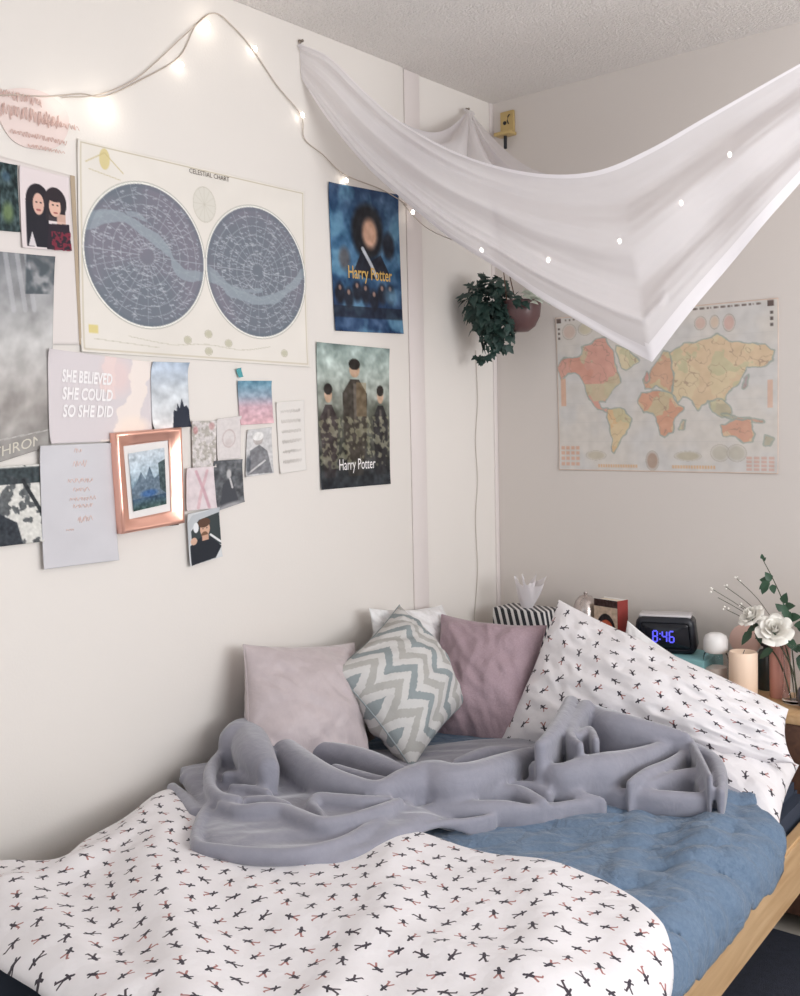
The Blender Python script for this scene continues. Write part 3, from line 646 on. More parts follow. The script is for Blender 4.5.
cushion('big', 'pillow', 0.20, M_fig_pillow, 'large white pillow printed with small figures, propped against the headboard shelf', 'pillow', 12, piping=False, wr=0.016, pinch=0.045, n=80)
cushion('low', 'pillow', 0.15, M_fig_pillow, 'white pillow with small figures lying flat underneath the propped one', 'pillow', 14, piping=False, wr=0.014, pinch=0.04)
cushion('back', 'pillow', 0.06, M_white_cloth, 'plain white pillow peeking out behind the large patterned pillow below the alarm clock', 'pillow', 16, piping=False, wr=0.006)
# ------------------------------------------------------------------ bookcase headboard
SH = 0.62
hb = empty('bookcase_headboard', (0.72, -0.14, 0))
tag(hb, 'wooden bookcase headboard along the back wall, with the clock and flowers on top', 'headboard')
def hp(o): o.parent = hb; o.matrix_parent_inverse = Matrix.Translation((-0.72, 0.14, 0)); return o
hp(box('top_board', (0.0, -0.285, SH-0.03), (1.42, -0.002, SH), M_oak, None, 0.004))
hp(box('side_panel', (0.0, -0.28, 0.0), (0.025, -0.002, SH-0.03), M_oak, None, 0.002))
hp(box('side_panel', (1.39, -0.28, 0.0), (1.415, -0.002, SH-0.03), M_oak, None, 0.002))
hp(box('front_panel', (0.025, -0.28, 0.06), (1.39, -0.262, SH-0.03), M_walnut, None, 0.002))
# ------------------------------------------------------------------ things on the headboard
# tissue box with stripes
M_strp, nt, b = new_mat('black_and_white_stripes'); g = NG(nt)
tc = nt.nodes.new('ShaderNodeTexCoord'); sp = nt.nodes.new('ShaderNodeSeparateXYZ'); nt.links.new(tc.outputs['Object'], sp.inputs[0])
v = g.m('ADD', g.m('MULTIPLY', g.m('ADD', sp.outputs['X'], sp.outputs['Y']), 38), g.m('MULTIPLY', sp.outputs['Z'], 10))
st = g.m('LESS_THAN', g.m('FRACT', v), 0.55)
mx = nt.nodes.new('ShaderNodeMix'); mx.data_type = 'RGBA'; mx.inputs['A'].default_value = rgb(225, 222, 220); mx.inputs['B'].default_value = rgb(34, 36, 44)
nt.links.new(st, mx.inputs['Factor']); nt.links.new(mx.outputs['Result'], b.inputs['Base Color'])
def mini(name, label, cat, loc, group=None):
    e = empty(name, loc); tag(e, label, cat, group); return e
def rel(o, e): o.parent = e; o.matrix_parent_inverse = Matrix.Identity(4); return o
tb = mini('tissue_box', 'black and white striped tissue box on the headboard, nearest the corner', 'tissue box', (0.195, -0.14, SH))
rel(box('carton', (-0.10, -0.06, 0), (0.10, 0.06, 0.185), M_strp, None, 0.004), tb)
n = 36; R_ = np.linspace(0, 1, 16); rows = []
for k, t in enumerate(R_):
    row = []
    for i in range(n):
        a = 2*PI*i/n
        rr = 0.016+0.042*t-0.012*t*t+0.008*t*math.sin(3*a+1)+0.004*math.sin(7*a+t*4)*t
        z = 0.184+0.090*t+0.018*t*math.sin(2*a+0.6)+0.006*math.sin(5*a)*t
        row.append((rr*math.cos(a)*1.25+0.01*t, rr*math.sin(a)*0.7, z))
    rows.append(row)
ts = grid_mesh('tissue', rows, M_tissue, closed_u=True); rel(ts, tb)
rows2 = [[(x*0.45+0.005, y*0.5, z+0.008) for x, y, z in r] for r in rows]
rel(grid_mesh('tissue', rows2, M_tissue, closed_u=True), tb)
# lidded glass jar
gj = mini('glass_jar', 'round lidded glass jar standing left of the upright book', 'jar', (0.405, -0.11, SH))
rel(lathe('jar_body', [(0.0, 0.0), (0.036, 0.0), (0.042, 0.01), (0.043, 0.13), (0.038, 0.15), (0.032, 0.158), (0.030, 0.158), (0.036, 0.15), (0.040, 0.13), (0.039, 0.012), (0, 0.008)], M_glass), gj)
rel(lathe('lid', [(0.0, 0.254), (0.006, 0.252), (0.007, 0.246), (0.005, 0.242), (0.020, 0.238), (0.034, 0.222), (0.042, 0.195), (0.043, 0.163), (0.043, 0.158), (0.0, 0.158)], mat('brushed_metal_lid', rgb(190, 180, 176), 0.25, 0.8)), gj)
rel(lathe('wax', [(0, 0.01), (0.0375, 0.012), (0.0375, 0.10), (0, 0.102)], mat('cream_wax', rgb(228, 214, 200), 0.5)), gj)
# upright book
bk = mini('book', 'upright book with a red and black cover left of the alarm clock', 'book', (0.51, -0.13, SH))
bk.rotation_euler = (0, 0, math.radians(-12))
cv = Canvas(60, 150, (206, 184, 164))
cv.rect(0, 0, 1, .10, (60, 40, 40)); cv.ell(.5, .45, .42, .26, (40, 34, 38)); cv.ell(.52, .42, .30, .15, (200, 96, 66)); cv.line([(.2, .5), (.5, .38), (.8, .5)], .03, (232, 214, 190)); cv.ell(.5, .56, .2, .06, (236, 220, 200)); cv.rect(.1, .76, .9, .9, (150, 60, 50)); cv.tone(cv.noise(9, 4), 26)
rel(box('page_block', (-0.047, -0.0215, 0.003), (0.044, 0.0215, 0.236), mat('book_pages', rgb(226, 214, 196), 0.9, bumpy=(500, 0.4, 1, 0.001)), None), bk)
rel(box('cover', (-0.05, -0.025, 0.0), (0.046, -0.0217, 0.24), M_white, None, 0.001), bk)
rel(box('cover', (-0.05, 0.0217, 0.0), (0.046, 0.025, 0.24), M_white, None, 0.001), bk)
rel(box('spine', (0.0442, -0.025, 0.0), (0.047, 0.025, 0.24), mat('book_spine_red', rgb(140, 52, 46), 0.5), None, 0.001), bk)
img = cv.out(); V, U = np.mgrid[0:150, 0:60]
o = grid_mesh('cover_print', np.stack([-0.05+0.096*U/59, np.full(U.shape, -0.0255), 0.24-0.24*V/149], -1), PRINT_G, colors=img); rel(o, bk)
# box under the clock, alarm clock
tq = box('storage_box', (0.585, -0.21, SH), (0.855, -0.055, SH+0.095), mat('turquoise_card', rgb(128, 176, 180), 0.6), None, 0.004)
tag(tq, 'turquoise box underneath the alarm clock', 'box')
ck = mini('alarm_clock', 'black digital alarm clock with a silver top and blue figures', 'alarm clock', (0.700, -0.135, SH+0.095))
ck.rotation_euler = (0, 0, math.radians(20))
def rounded_slab(w0, w1, h, d, r=0.02, n=8):
    pts = []
    for (cx, cz, a0) in ((w1/2-r, h-r, 0), (-(w1/2-r), h-r, PI/2), (-(w0/2-r), r, PI), (w0/2-r, r, 1.5*PI)):
        for k in range(n+1):
            a = a0+PI/2*k/n; pts.append((cx+r*math.cos(a), cz+r*math.sin(a)))
    rows = []
    for y, s in ((-d/2, 0.0), (-d/2, 0.90), (-d/2+0.004, 0.975), (-d/2+0.012, 1.0), (d/2-0.01, 1.0), (d/2, 0.93), (d/2, 0.0)):
        rows.append([(x*s, y, h/2+(z-h/2)*s) for x, z in pts])
    return rows
rel(grid_mesh('casing', rounded_slab(0.190, 0.175, 0.112, 0.085, 0.024), M_black, closed_u=True), ck)
rel(grid_mesh('display', [[(x, y-0.0435, 0.012+z*1) for x, y, z in r] for r in rounded_slab(0.165, 0.152, 0.085, 0.004, 0.012)], M_blackgloss, closed_u=True), ck)
rel(box('top_plate', (-0.078, -0.034, 0.108), (0.078, 0.034, 0.119), mat('silver_plastic', rgb(206, 202, 204), 0.35, 0.3), None, 0.005, 3), ck)
SEG = {'8': 'abcdefg', '4': 'fgbc', '6': 'afgedc'}
SP = dict(a=((0, 2), (1, 2)), b=((1, 2), (1, 1)), c=((1, 1), (1, 0)), d=((0, 0), (1, 0)), e=((0, 1), (0, 0)), f=((0, 2), (0, 1)), g=((0, 1), (1, 1)))
bm = bmesh.new()
def segbar(x0, z0, x1, z1, t=0.0021):
    if abs(z0-z1) < 1e-6: box_bm(bm, min(x0, x1)+t*.6, -0.0480, z0-t, max(x0, x1)-t*.6, -0.0462, z0+t)
    else: box_bm(bm, x0-t, -0.0480, min(z0, z1)+t*.6, x0+t, -0.0462, max(z0, z1)-t*.6)
x = -0.034
for ch in '8:46':
    if ch == ':':
        for z in (0.045, 0.062): box_bm(bm, x-0.002, -0.048, z-0.002, x+0.002, -0.0462, z+0.002)
        x += 0.007; continue
    for s in SEG[ch]:
        (a, b0), (c, d) = SP[s]
        segbar(x+a*0.013, 0.037+b0*0.0165, x+c*0.013, 0.037+d*0.0165)
    x += 0.021
o = from_bm('digits', bm, M_led, smooth=False); rel(o, ck); o['label'] = 'blue lit digits reading 8:46'
# white lidded candle jar
wj = mini('candle_jar', 'glass candle jar with a white lid right of the alarm clock', 'candle jar', (0.875, -0.17, SH))
rel(lathe('jar_body', [(0, 0), (0.034, 0), (0.037, 0.006), (0.037, 0.10), (0.033, 0.115), (0.030, 0.118), (0.031, 0.112), (0.034, 0.10), (0.034, 0.01), (0, 0.006)], M_glass), wj)
rel(lathe('wax', [(0, 0.008), (0.032, 0.009), (0.032, 0.075), (0, 0.077)], mat('white_wax', rgb(238, 226, 218), 0.5)), wj)
rel(lathe('lid', [(0, 0.176), (0.018, 0.175), (0.030, 0.168), (0.035, 0.155), (0.035, 0.125), (0.030, 0.118), (0, 0.118)], M_white), wj)
# pink round box behind
pr = lathe('round_mirror', [(0.0, -0.008), (0.040, -0.008), (0.046, -0.004), (0.046, 0.004), (0.040, 0.008), (0.0, 0.008)], mat('pale_pink_plastic', rgb(226, 190, 178), 0.35), n=40)
pr.rotation_euler = (math.radians(82), 0, math.radians(18)); pr.location = (0.925, -0.07, SH+0.148)
rm = mini('vanity_mirror', 'round pink vanity mirror standing behind the white-lidded candle jar', 'mirror', (0.925, -0.07, SH))
pr.name = 'mirror_disc'; pr.parent = rm; pr.location = (0, 0, 0.145)
rel(lathe('stand', [(0, 0), (0.030, 0), (0.030, 0.004), (0.006, 0.010), (0.005, 0.10), (0, 0.10)], mat('pale_pink_plastic_stand', rgb(222, 184, 172), 0.4)), rm)
# black bottle
bb = mini('bottle', 'small black capped bottle behind the cream pillar candle', 'bottle', (0.985, -0.055, SH))
rel(lathe('bottle_body', [(0, 0), (0.026, 0), (0.028, 0.004), (0.028, 0.105), (0.022, 0.118), (0.012, 0.122), (0.012, 0.13), (0, 0.13)], mat('smoky_dark_bottle', rgb(60, 68, 68), 0.25, coat=0.4)), bb)
rel(lathe('cap', [(0, 0.13), (0.018, 0.13), (0.019, 0.134), (0.019, 0.172), (0.016, 0.176), (0, 0.176)], M_black), bb)
# pillar candle
pc = mini('pillar_candle', 'short cream pillar candle in front of the black bottle', 'candle', (0.970, -0.20, SH))
rel(lathe('wax', [(0, 0), (0.038, 0), (0.040, 0.003), (0.040, 0.132), (0.037, 0.137), (0.033, 0.136), (0.026, 0.128), (0, 0.127)], mat('warm_cream_wax', rgb(244, 216, 192), 0.5, sheen=0.1)), pc)
rel(tube('wick', [(0, 0, 0.127), (0.001, 0, 0.134), (0.004, 0.001, 0.141)], 0.001, M_black), pc)
# pink jar
pj = mini('tumbler', 'tall pink glass tumbler between the cream candle and the flower vase', 'tumbler', (1.048, -0.125, SH))
rel(lathe('glass_body', [(0, 0), (0.026, 0), (0.028, 0.004), (0.030, 0.155), (0.031, 0.165), (0.029, 0.165), (0.0275, 0.15), (0.0255, 0.01), (0, 0.008)], mat('rose_glass', rgb(206, 150, 140), 0.2, coat=0.5)), pj)
rel(lathe('rim', [(0.0295, 0.158), (0.0325, 0.160), (0.0325, 0.168), (0.0295, 0.168)], M_copper), pj)
# vase
VX, VY = 1.105, -0.16
vs = mini('vase', 'clear glass vase holding the white roses at the right end of the headboard', 'vase', (VX, VY, SH))
rel(lathe('glass_body', [(0, 0), (0.032, 0), (0.036, 0.004), (0.034, 0.05), (0.032, 0.12), (0.037, 0.17), (0.0355, 0.17), (0.0300, 0.12), (0.032, 0.05), (0.033, 0.012), (0, 0.010)], M_glass), vs)
# dark round vase right
dv = mini('tealight_holder', 'dark grey round candle holder at the right edge beside the vase', 'candle holder', (1.165, -0.215, SH))
rel(lathe('bowl', [(0, 0), (0.018, 0), (0.030, 0.012), (0.036, 0.034), (0.031, 0.058), (0.022, 0.068), (0.019, 0.066), (0.028, 0.055), (0.032, 0.034), (0.026, 0.014), (0, 0.008)], mat('dark_grey_ceramic', rgb(74, 76, 88), 0.3)), dv)
# ------------------------------------------------------------------ plants
def leaf_pts(bm, base, d, nrm, L, W, cup=0.15, lobes=False, droop=0.25):
    d = Vector(d).normalized(); s = d.cross(Vector(nrm))
    if s.length < 1e-3: s = d.cross(Vector((0.3, 0.8, 0.2)))
    s.normalize(); nn = s.cross(d).normalized(); base = Vector(base)
    prof = [(0, 0.0), (0.12, 0.55), (0.30, 1.0), (0.55, 0.85), (0.78, 0.5), (1.0, 0.0)]
    if lobes: prof = [(0, 0.25), (0.10, 0.95), (0.28, 0.70), (0.42, 1.05), (0.58, 0.55), (0.80, 0.34), (1.0, 0.0)]
    rows = []
    for t, w in prof:
        c = base+d*(t*L)-nn*(droop*L*t*t)
        rows.append([bm.verts.new(c+s*(k*W/2*w)+nn*(cup*W*abs(k)*w)) for k in (-1, 0, 1)])
    for a, b_ in zip(rows[:-1], rows[1:]):
        for k in (0, 1):
            try: bm.faces.new((a[k], a[k+1], b_[k+1], b_[k]))
            except ValueError: pass
rnd = random.Random(5)
PX, PY, PZ = 0.205, -0.165, 1.79
ip = mini('hanging_planter', 'trailing ivy in a brown pot hanging in the corner of the room', 'hanging plant', (PX, PY, PZ))
rel(lathe('pot', [(0, -0.062), (0.024, -0.060), (0.046, -0.044), (0.062, -0.012), (0.066, 0.020), (0.066, 0.038), (0.062, 0.040), (0.060, 0.028), (0, 0.026)], M_pot), ip)
rel(lathe('soil', [(0, 0.030), (0.059, 0.029)], mat('potting_soil', rgb(60, 48, 42), 1.0, bumpy=(200, 1, 3, 0.01))), ip)
hook = (-0.115, 0.0, 0.40)
for a in (0.3, 2.4, 4.5):
    rel(tube('hanging_cord', smooth_path([(0.064*math.cos(a), 0.064*math.sin(a), 0.036), (0.02*math.cos(a)-0.06, 0.02*math.sin(a), 0.22), hook], 6), 0.0018, mat('brown_cord', rgb(96, 70, 56), 0.8)), ip)
bm = bmesh.new()
def blob_leaves(n, c, r, Lr, lob=True, out=0.6):
    for _ in range(n):
        v = Vector((rnd.gauss(0, 1), rnd.gauss(0, 1), rnd.gauss(0, 1))).normalized()
        p = Vector(c)+Vector((v.x*r[0], v.y*r[1], v.z*r[2]))*rnd.uniform(0.45, 1)
        L = rnd.uniform(*Lr)
        d = v*out+Vector((0, 0, -0.45))+Vector((rnd.uniform(-.4, .4),)*1+(rnd.uniform(-.4, .4), rnd.uniform(-.3, .3)))
        nr = (v+Vector((0.4, -0.6, 0.5))*0.8+Vector((rnd.uniform(-.4, .4), rnd.uniform(-.4, .4), 0)))
        leaf_pts(bm, p, d, nr, L, L*0.8, 0.12, lob, 0.2)
blob_leaves(230, (-0.100, -0.045, 0.035), (0.098, 0.07, 0.088), (0.028, 0.045))
blob_leaves(150, (-0.065, -0.055, -0.04), (0.085, 0.05, 0.075), (0.024, 0.04))
blob_leaves(20, (-0.10, -0.02, 0.105), (0.06, 0.04, 0.03), (0.025, 0.038))
blob_leaves(26, (0.00, -0.06, 0.035), (0.06, 0.03, 0.02), (0.022, 0.034))
trail = resample([(-0.05, -0.07, -0.06), (-0.045, -0.075, -0.10), (-0.06, -0.075, -0.125), (-0.09, -0.07, -0.145), (-0.12, -0.06, -0.150), (-0.145, -0.05, -0.135)], 24)
for p in trail:
    for _ in range(2):
        leaf_pts(bm, p, (rnd.uniform(-1, 1), rnd.uniform(-1, .4), rnd.uniform(-1, .5)), (0.4, -0.7, 0.5), rnd.uniform(.016, .028), rnd.uniform(.014, .022), 0.1, True, .2)
rel(from_bm('ivy_leaves', bm, M_leaf), ip)
rel(tube('trailing_stem', trail, 0.0012, M_stem), ip)
bm = bmesh.new()
for k in range(46):
    a = rnd.uniform(-0.9, 0.6); rr = rnd.uniform(0.02, 0.135)
    p = (0.01+rr*math.cos(a), -0.03+rr*math.sin(a)*0.6, 0.060+0.02*rnd.random()-rr*0.35)
    L = rnd.uniform(0.025, 0.042)
    leaf_pts(bm, p, (rnd.uniform(0.2, 1), rnd.uniform(-.6, .3), rnd.uniform(-.3, .6)), (0, -0.6, 0.8), L, L*0.36, 0.1, False, 0.4)
o = from_bm('variegated_leaves', bm, M_leaf_v); rel(o, ip); o['label'] = 'pale green and white leaves'
# roses
def rose(name, label, head, r, base, seed, leaves=(), tilt=(0, -0.4, 1)):
    rg = random.Random(seed); e = mini(name, label, 'flower', base); bx, by, bz = base
    hx, hy, hz = [head[k]-base[k] for k in range(3)]
    ax = Vector(tilt).normalized(); q = Vector((0, 0, 1)).rotation_difference(ax)
    bm = bmesh.new()
    for ring, (cnt, rad, hgt, open_) in enumerate([(3, .20, .62, -.15), (4, .34, .64, 0.0), (5, .52, .60, .18), (6, .72, .52, .42), (7, .92, .40, .75)]):
        for k in range(cnt):
            a0 = 2*PI*k/cnt+ring*0.7+rg.uniform(-.15, .15); wd = 2.2*PI/cnt*0.62; grid = []
            for j in range(6):
                t = j/5; row = []
                for i in range(7):
                    s = (i/6-.5)*2
                    a = a0+s*wd*(0.55+0.45*math.sin(PI*min(1, t*0.9+0.08)))
                    rr = r*rad*(0.25+0.75*t**0.7)+r*open_*0.35*t*t*(1-0.25*s*s)
                    z = r*(hgt*t*1.35-0.5)-r*open_*0.35*t**3-r*0.16*s*s*t+r*rg.uniform(-.012, .012)
                    row.append(bm.verts.new(q@Vector((rr*math.cos(a), rr*math.sin(a), z))+Vector((hx, hy, hz))))
                grid.append(row)
            for j in range(5):
                for i in range(6): bm.faces.new((grid[j][i], grid[j][i+1], grid[j+1][i+1], grid[j+1][i]))
    rel(from_bm('petals', bm, M_petal), e)
    st = smooth_path([(0, 0, 0), (hx*0.3, hy*0.3, hz*0.45), (hx*0.85, hy*0.85, hz*0.8), (hx-ax.x*r*0.5, hy-ax.y*r*0.5, hz-ax.z*r*0.5)], 8)
    rel(tube('stem', st, 0.0022, M_stem), e)
    bm = bmesh.new()
    for (x, y, z, dx, dy, dz, L) in leaves:
        leaf_pts(bm, (x-bx, y-by, z-bz), (dx, dy, dz), (0.1, -0.6, 0.7), L, L*0.55, 0.1, False, 0.25)
    for k in range(5):
        a = 2*PI*k/5; leaf_pts(bm, (hx-ax.x*r*0.5, hy-ax.y*r*0.5, hz-ax.z*r*0.5), (math.cos(a), math.sin(a), 0.1), (0, 0, 1), r*0.6, r*0.2, 0.1, False, 0.3)
    rel(from_bm('leaves', bm, M_leaf_r), e)
    return e
rose('rose', 'white rose leaning left, higher and smaller of the two full blooms', (0.975, -0.165, 0.862), 0.036, (VX-0.012, VY, SH+0.012), 2,
     [(1.0, -0.15, 0.83, -1, -.2, -.5, .05), (1.0, -0.16, 0.82, .2, -.3, -1, .045), (0.98, -0.16, 0.81, -.6, -.5, -.8, .05), (1.03, -.15, .80, -1, 0, -.1, .05)], (-0.35, -0.55, 0.75))
rose('rose', 'white rose drooping to the right, lower and larger of the two full blooms', (1.055, -0.185, 0.832), 0.046, (VX+0.012, VY-0.008, SH+0.012), 4,
     [(1.08, -0.16, 0.80, .8, -.4, -.6, .05), (1.1, -0.16, 0.78, 1, -.3, -.1, .055), (1.05, -0.18, 0.77, -.8, -.3, -.5, .05), (1.10, -.16, .84, 1, -.1, .2, .05), (1.08, -.16, .86, -.2, -.1, 1, .04)], (0.25, -0.75, 0.65))
rose('rose', 'white rose half cut off by the right edge, outermost bloom in the vase', (1.17, -0.13, 0.838), 0.036, (VX+0.004, VY+0.014, SH+0.012), 6,
     [(1.14, -0.14, 0.80, .6, -.4, -.6, .05), (1.13, -0.14, 0.77, .7, -.4, -.8, .055), (1.12, -0.15, 0.76, .1, -.5, -.8, .055)], (0.5, -0.5, 0.6))
# leafy branch rising above
br = mini('rose_branch', 'upright leafy green branch rising above the white roses', 'branch', (VX, VY+0.01, SH+0.012))
pth = smooth_path([(0, 0, 0), (-0.02, 0.01, 0.16), (-0.045, 0.02, 0.26), (-0.07, 0.02, 0.32), (-0.105, 0.02, 0.385)], 8)
rel(tube('stem', pth, 0.0022, M_stem, taper=0.5), br)
bm = bmesh.new()
for (x, y, z, dx, dy, dz, L) in [(-.105, .02, .385, -.2, 0, 1, .016), (-.103, .02, .38, .5, -.2, .8, .014), (-.08, .02, .325, -1, -.2, .1, .034), (-.08, .02, .325, -.4, -.4, .8, .03), (-.082, .015, .32, -.8, -.5, -.5, .036), (-.09, .01, .315, -.3, -.5, -.9, .032), (-.075, .015, .315, .3, -.4, -.9, .028),
        (-.045, .02, .262, .3, -.3, 1, .034), (-.043, .02, .25, .8, -.3, .3, .036), (-.045, .02, .24, -.4, -.3, .5, .03), (-.04, .02, .24, .6, -.4, -.7, .034), (-.03, .02, .22, .9, -.3, .3, .04), (.0, 0, .2, 1, -.2, .3, .045), (.03, 0, .21, 1, -.2, .0, .045)]:
    leaf_pts(bm, (x, y, z), (dx, dy, dz), (0.1, -0.8, 0.5), L, L*0.75, 0.1, False, 0.2)
rel(from_bm('leaves', bm, M_leaf_r), br)
# gypsophila sprig
gs = mini('filler_sprig', 'thin sprig with tiny pale blossoms reaching left from the vase', 'flower sprig', (VX-0.006, VY+0.012, SH+0.012))
tips = [(-0.235, 0.02, 0.262), (-0.215, 0.03, 0.295), (-0.20, 0.0, 0.232), (-0.185, 0.04, 0.32), (-0.165, 0.01, 0.25), (-0.25, 0.02, 0.285)]
for k, tp in enumerate(tips):
    rel(tube('twig', smooth_path([(0, 0, 0), (-0.03, 0.0, 0.15), (tp[0]*0.6, tp[1], 0.15+0.6*(tp[2]-0.15)), tp], 6), 0.0009, M_stem), gs)
bm = bmesh.new()
for tp in tips[1:]:
    for _ in range(3):
        bmesh.ops.create_icosphere(bm, subdivisions=1, radius=rnd.uniform(.002, .0042), matrix=Matrix.Translation((tp[0]+rnd.uniform(-.008, .008), tp[1]+rnd.uniform(-.008, .008), tp[2]+rnd.uniform(-.008, .008))))
rel(from_bm('blossoms', bm, M_petal), gs)
# ------------------------------------------------------------------ canopy of sheer fabric
cp = empty('canopy', (0.6, -0.7, 2.3)); tag(cp, 'sheer white fabric swagged across the corner below the ceiling', 'canopy')
def cpp(o): o.parent = cp; o.matrix_parent_inverse = Matrix.Translation((-0.6, 0.7, -2.3)); return o
nu, nv = 200, 90
top = resample(CAN_TOP, nu); 
b1 = resample(CAN_BOT[:10], int(nu*0.535)+1)[:-1]; b2 = resample(CAN_BOT[9:], nu-int(nu*0.535), 3)
bot = np.concatenate([b1, b2])
v = np.linspace(0, 1, nv)[:, None, None]; P = (1-v)*top[None]+v*bot[None]
U_, V_ = np.meshgrid(np.linspace(0, 1, nu), np.linspace(0, 1, nv))
nrm = np.array([0.377, -0.926, 0.0]); nrm = nrm/np.linalg.norm(nrm)
amp = np.sin(PI*np.clip(U_, 0, 1))**0.7
D = 0.030*np.sin(V_*14+1.5*np.sin(U_*3.0)+0.8)*amp*(0.35+0.65*(1-V_)) + 0.035*np.sin(V_*PI)*amp
D += 0.012*fnoise(U_*3, V_*6, 31, 3)*amp
D += 0.016*np.exp(-((V_-0.80)/0.03)**2)*np.clip(U_*2.5, 0, 1)*(U_ < 0.57)
D += 0.010*np.exp(-((V_-0.12)/0.05)**2)
D += 0.016*np.sin((U_-0.535)*44)*np.exp(-((U_-0.69)/0.12)**2)*V_
P = P+D[..., None]*nrm
P[..., 0] = np.maximum(P[..., 0], 0.004)
fr = grid_mesh('front_swag', P, M_sheer); cpp(fr)
# hems: doubled cloth along the lower edges and the corner
vi = int(nv*0.93)
cpp(grid_mesh('hem', P[vi:, 4:int(nu*0.535)+1]+nrm*0.002, M_hem))
cpp(grid_mesh('hem', P[int(nv*.90):, int(nu*0.535)-1:]+nrm*0.0025, M_hem))
cpp(grid_mesh('hem', P[:3]+nrm*0.002, M_hem))
# rear part: from the corner pin down to the swag
PB = np.array([0.012, -0.173, 2.488])
i0, i1 = int(nu*0.19), int(nu*0.50)
edge_ = P[0, i0:i1]-nrm*0.015; n_ = edge_.shape[0]; m_ = 46
t = np.linspace(0, 1, m_)[:, None, None]; s = np.linspace(0, 1, n_)
Q = (1-t)*PB+t*edge_[None]
T_, S_ = np.meshgrid(np.linspace(0, 1, m_), s, indexing='ij')
Q[..., 2] -= 0.085*np.sin(PI*T_)*(0.35+0.65*np.abs(S_-0.35)**0.8*1.6)
Q[..., 2] += 0.03*np.sin(S_*26)*np.sin(PI*T_)*0.6
Q[..., 1] += 0.02*np.cos(S_*19)*np.sin(PI*T_)
Q[0, :, 1] += (s-0.5)*0.05; Q[1, :, 1] += (s-0.5)*0.05
Q[..., 0] = np.maximum(Q[..., 0], 0.004)
cpp(grid_mesh('rear_swag', Q, M_sheer))
def pin(loc, n_axis, label):
    e = mini('thumbtack', label, 'thumbtack', loc)
    prof = [(0, 0.012), (0.004, 0.012), (0.0045, 0.009), (0.003, 0.006), (0.006, 0.001), (0.006, 0.0), (0, 0)]
    a = lathe('head', prof, mat('steel_pin', rgb(150, 140, 130), 0.3, 0.8), n=14); rel(a, e)
    e.rotation_euler = Vector((0, 0, 1)).rotation_difference(Vector(n_axis)).to_euler()
pin((0.005, -0.962, 2.505), (1, 0, 0), 'thumbtack pinning the left end of the white fabric to the wall')
pin((0.004, -0.176, 2.490), (1, 0, 0), 'thumbtack pinning the white fabric beside the corner of the room')
pin((1.505, -0.352, CEIL), (0, 0, -1), 'thumbtack holding the right end of the white fabric to the ceiling')
pin((1.005, -0.0005, 2.40), (0, -1, 0), 'small pale tack high on the bare back wall at right')
# wall bracket
wb = mini('wall_bracket', 'yellowed wooden bracket with a black stem high on the back wall in the corner', 'bracket', (0.056, 0, 2.465))
rel(box('back_plate', (-0.028, -0.012, -0.03), (0.028, -0.001, 0.045), M_brass, None, 0.003), wb)
rel(box('ledge', (-0.034, -0.045, -0.042), (0.034, -0.001, -0.030), M_brass, None, 0.003), wb)
rel(lathe('screw', [(0, 0.004), (0.006, 0.003), (0.007, 0), (0, 0)], M_black, n=14), wb)
wb.children[-1].rotation_euler = (PI/2, 0, 0); wb.children[-1].location = (-0.008, -0.012, 0.005)
rel(tube('hook', [(0.012, -0.013, 0.03), (0.014, -0.025, 0.02), (0.012, -0.026, 0.006), (0.008, -0.014, 0.0)], 0.002, M_black), wb)
rel(tube('stem', [(0.0, -0.022, -0.042), (0.0, -0.022, -0.085)], 0.006, M_black), wb)
# ------------------------------------------------------------------ string lights
def bulb(o_, p, d=(0, 0, -1)):
    d = Vector(d).normalized(); p = Vector(p)
    bm = bmesh.new(); bmesh.ops.create_uvsphere(bm, u_segments=12, v_segments=8, radius=0.0050)
    for v in bm.verts:
        v.co.z *= 1.5
        v.co = Vector((0, 0, 1)).rotation_difference(d)@v.co+p
    b_ = from_bm('bulb', bm, M_bulb, o_)
    return b_
sl = empty('string_lights', (0, 0, 0)); tag(sl, 'string of warm white fairy lights looping along the left wall and over the fabric', 'string lights')
def onwall(pts, x=0.006): return [(x+0.002*math.sin(k*1.7), a, b_) for k, (a, b_) in enumerate(pts)]
nb = nrm
wc = [tuple(np.array(p)-0.035*nb*(1 if k > 1 else 0)) for k, p in enumerate(WIRE_C)]
full = smooth_path(onwall(WIRE_L)+wc, 6)
tube('wire', full, 0.0016, M_wire, sl, 6)
tube('wire', smooth_path(onwall(WIRE_L2, 0.010), 6), 0.0014, M_wire, sl, 6)
for (a, b_) in LIGHTS_L:
    bulb(sl, (0.014, a, b_), (0.3, 0.2, -1))
for k, p in enumerate(LIGHTS_C):
    q = np.array(p) if k == 0 else np.array(p)-0.03*nb
    bulb(sl, q+np.array([0.004, 0, -0.004]), (0.1, 0, -1))
for k, (a, b_, e) in enumerate([(-1.616, 2.18, 0.10), (-1.74, 2.16, 0.05), (-1.302, 2.457, 0.07), (-1.139, 2.437, 0.02), (-1.39, 2.333, 0.02)]):
    ld = bpy.data.lights.new('fairy_light_glow', 'POINT'); ld.energy = e; ld.color = (1, 0.92, 0.8); ld.shadow_soft_size = 0.012
    lo = bpy.data.objects.new('fairy_light_glow', ld); COL.objects.link(lo); lo.location = (0.045, a, b_)
# thin cord down the wall
cd = tube('hanging_cable', smooth_path([(0.000+0.004 if a > 2 else -0.010, a, b_) for a, b_ in CORD], 8), 0.0016, M_cable, None, 6)
tag(cd, 'thin white cord hanging down the recessed wall below the ivy', 'cord')
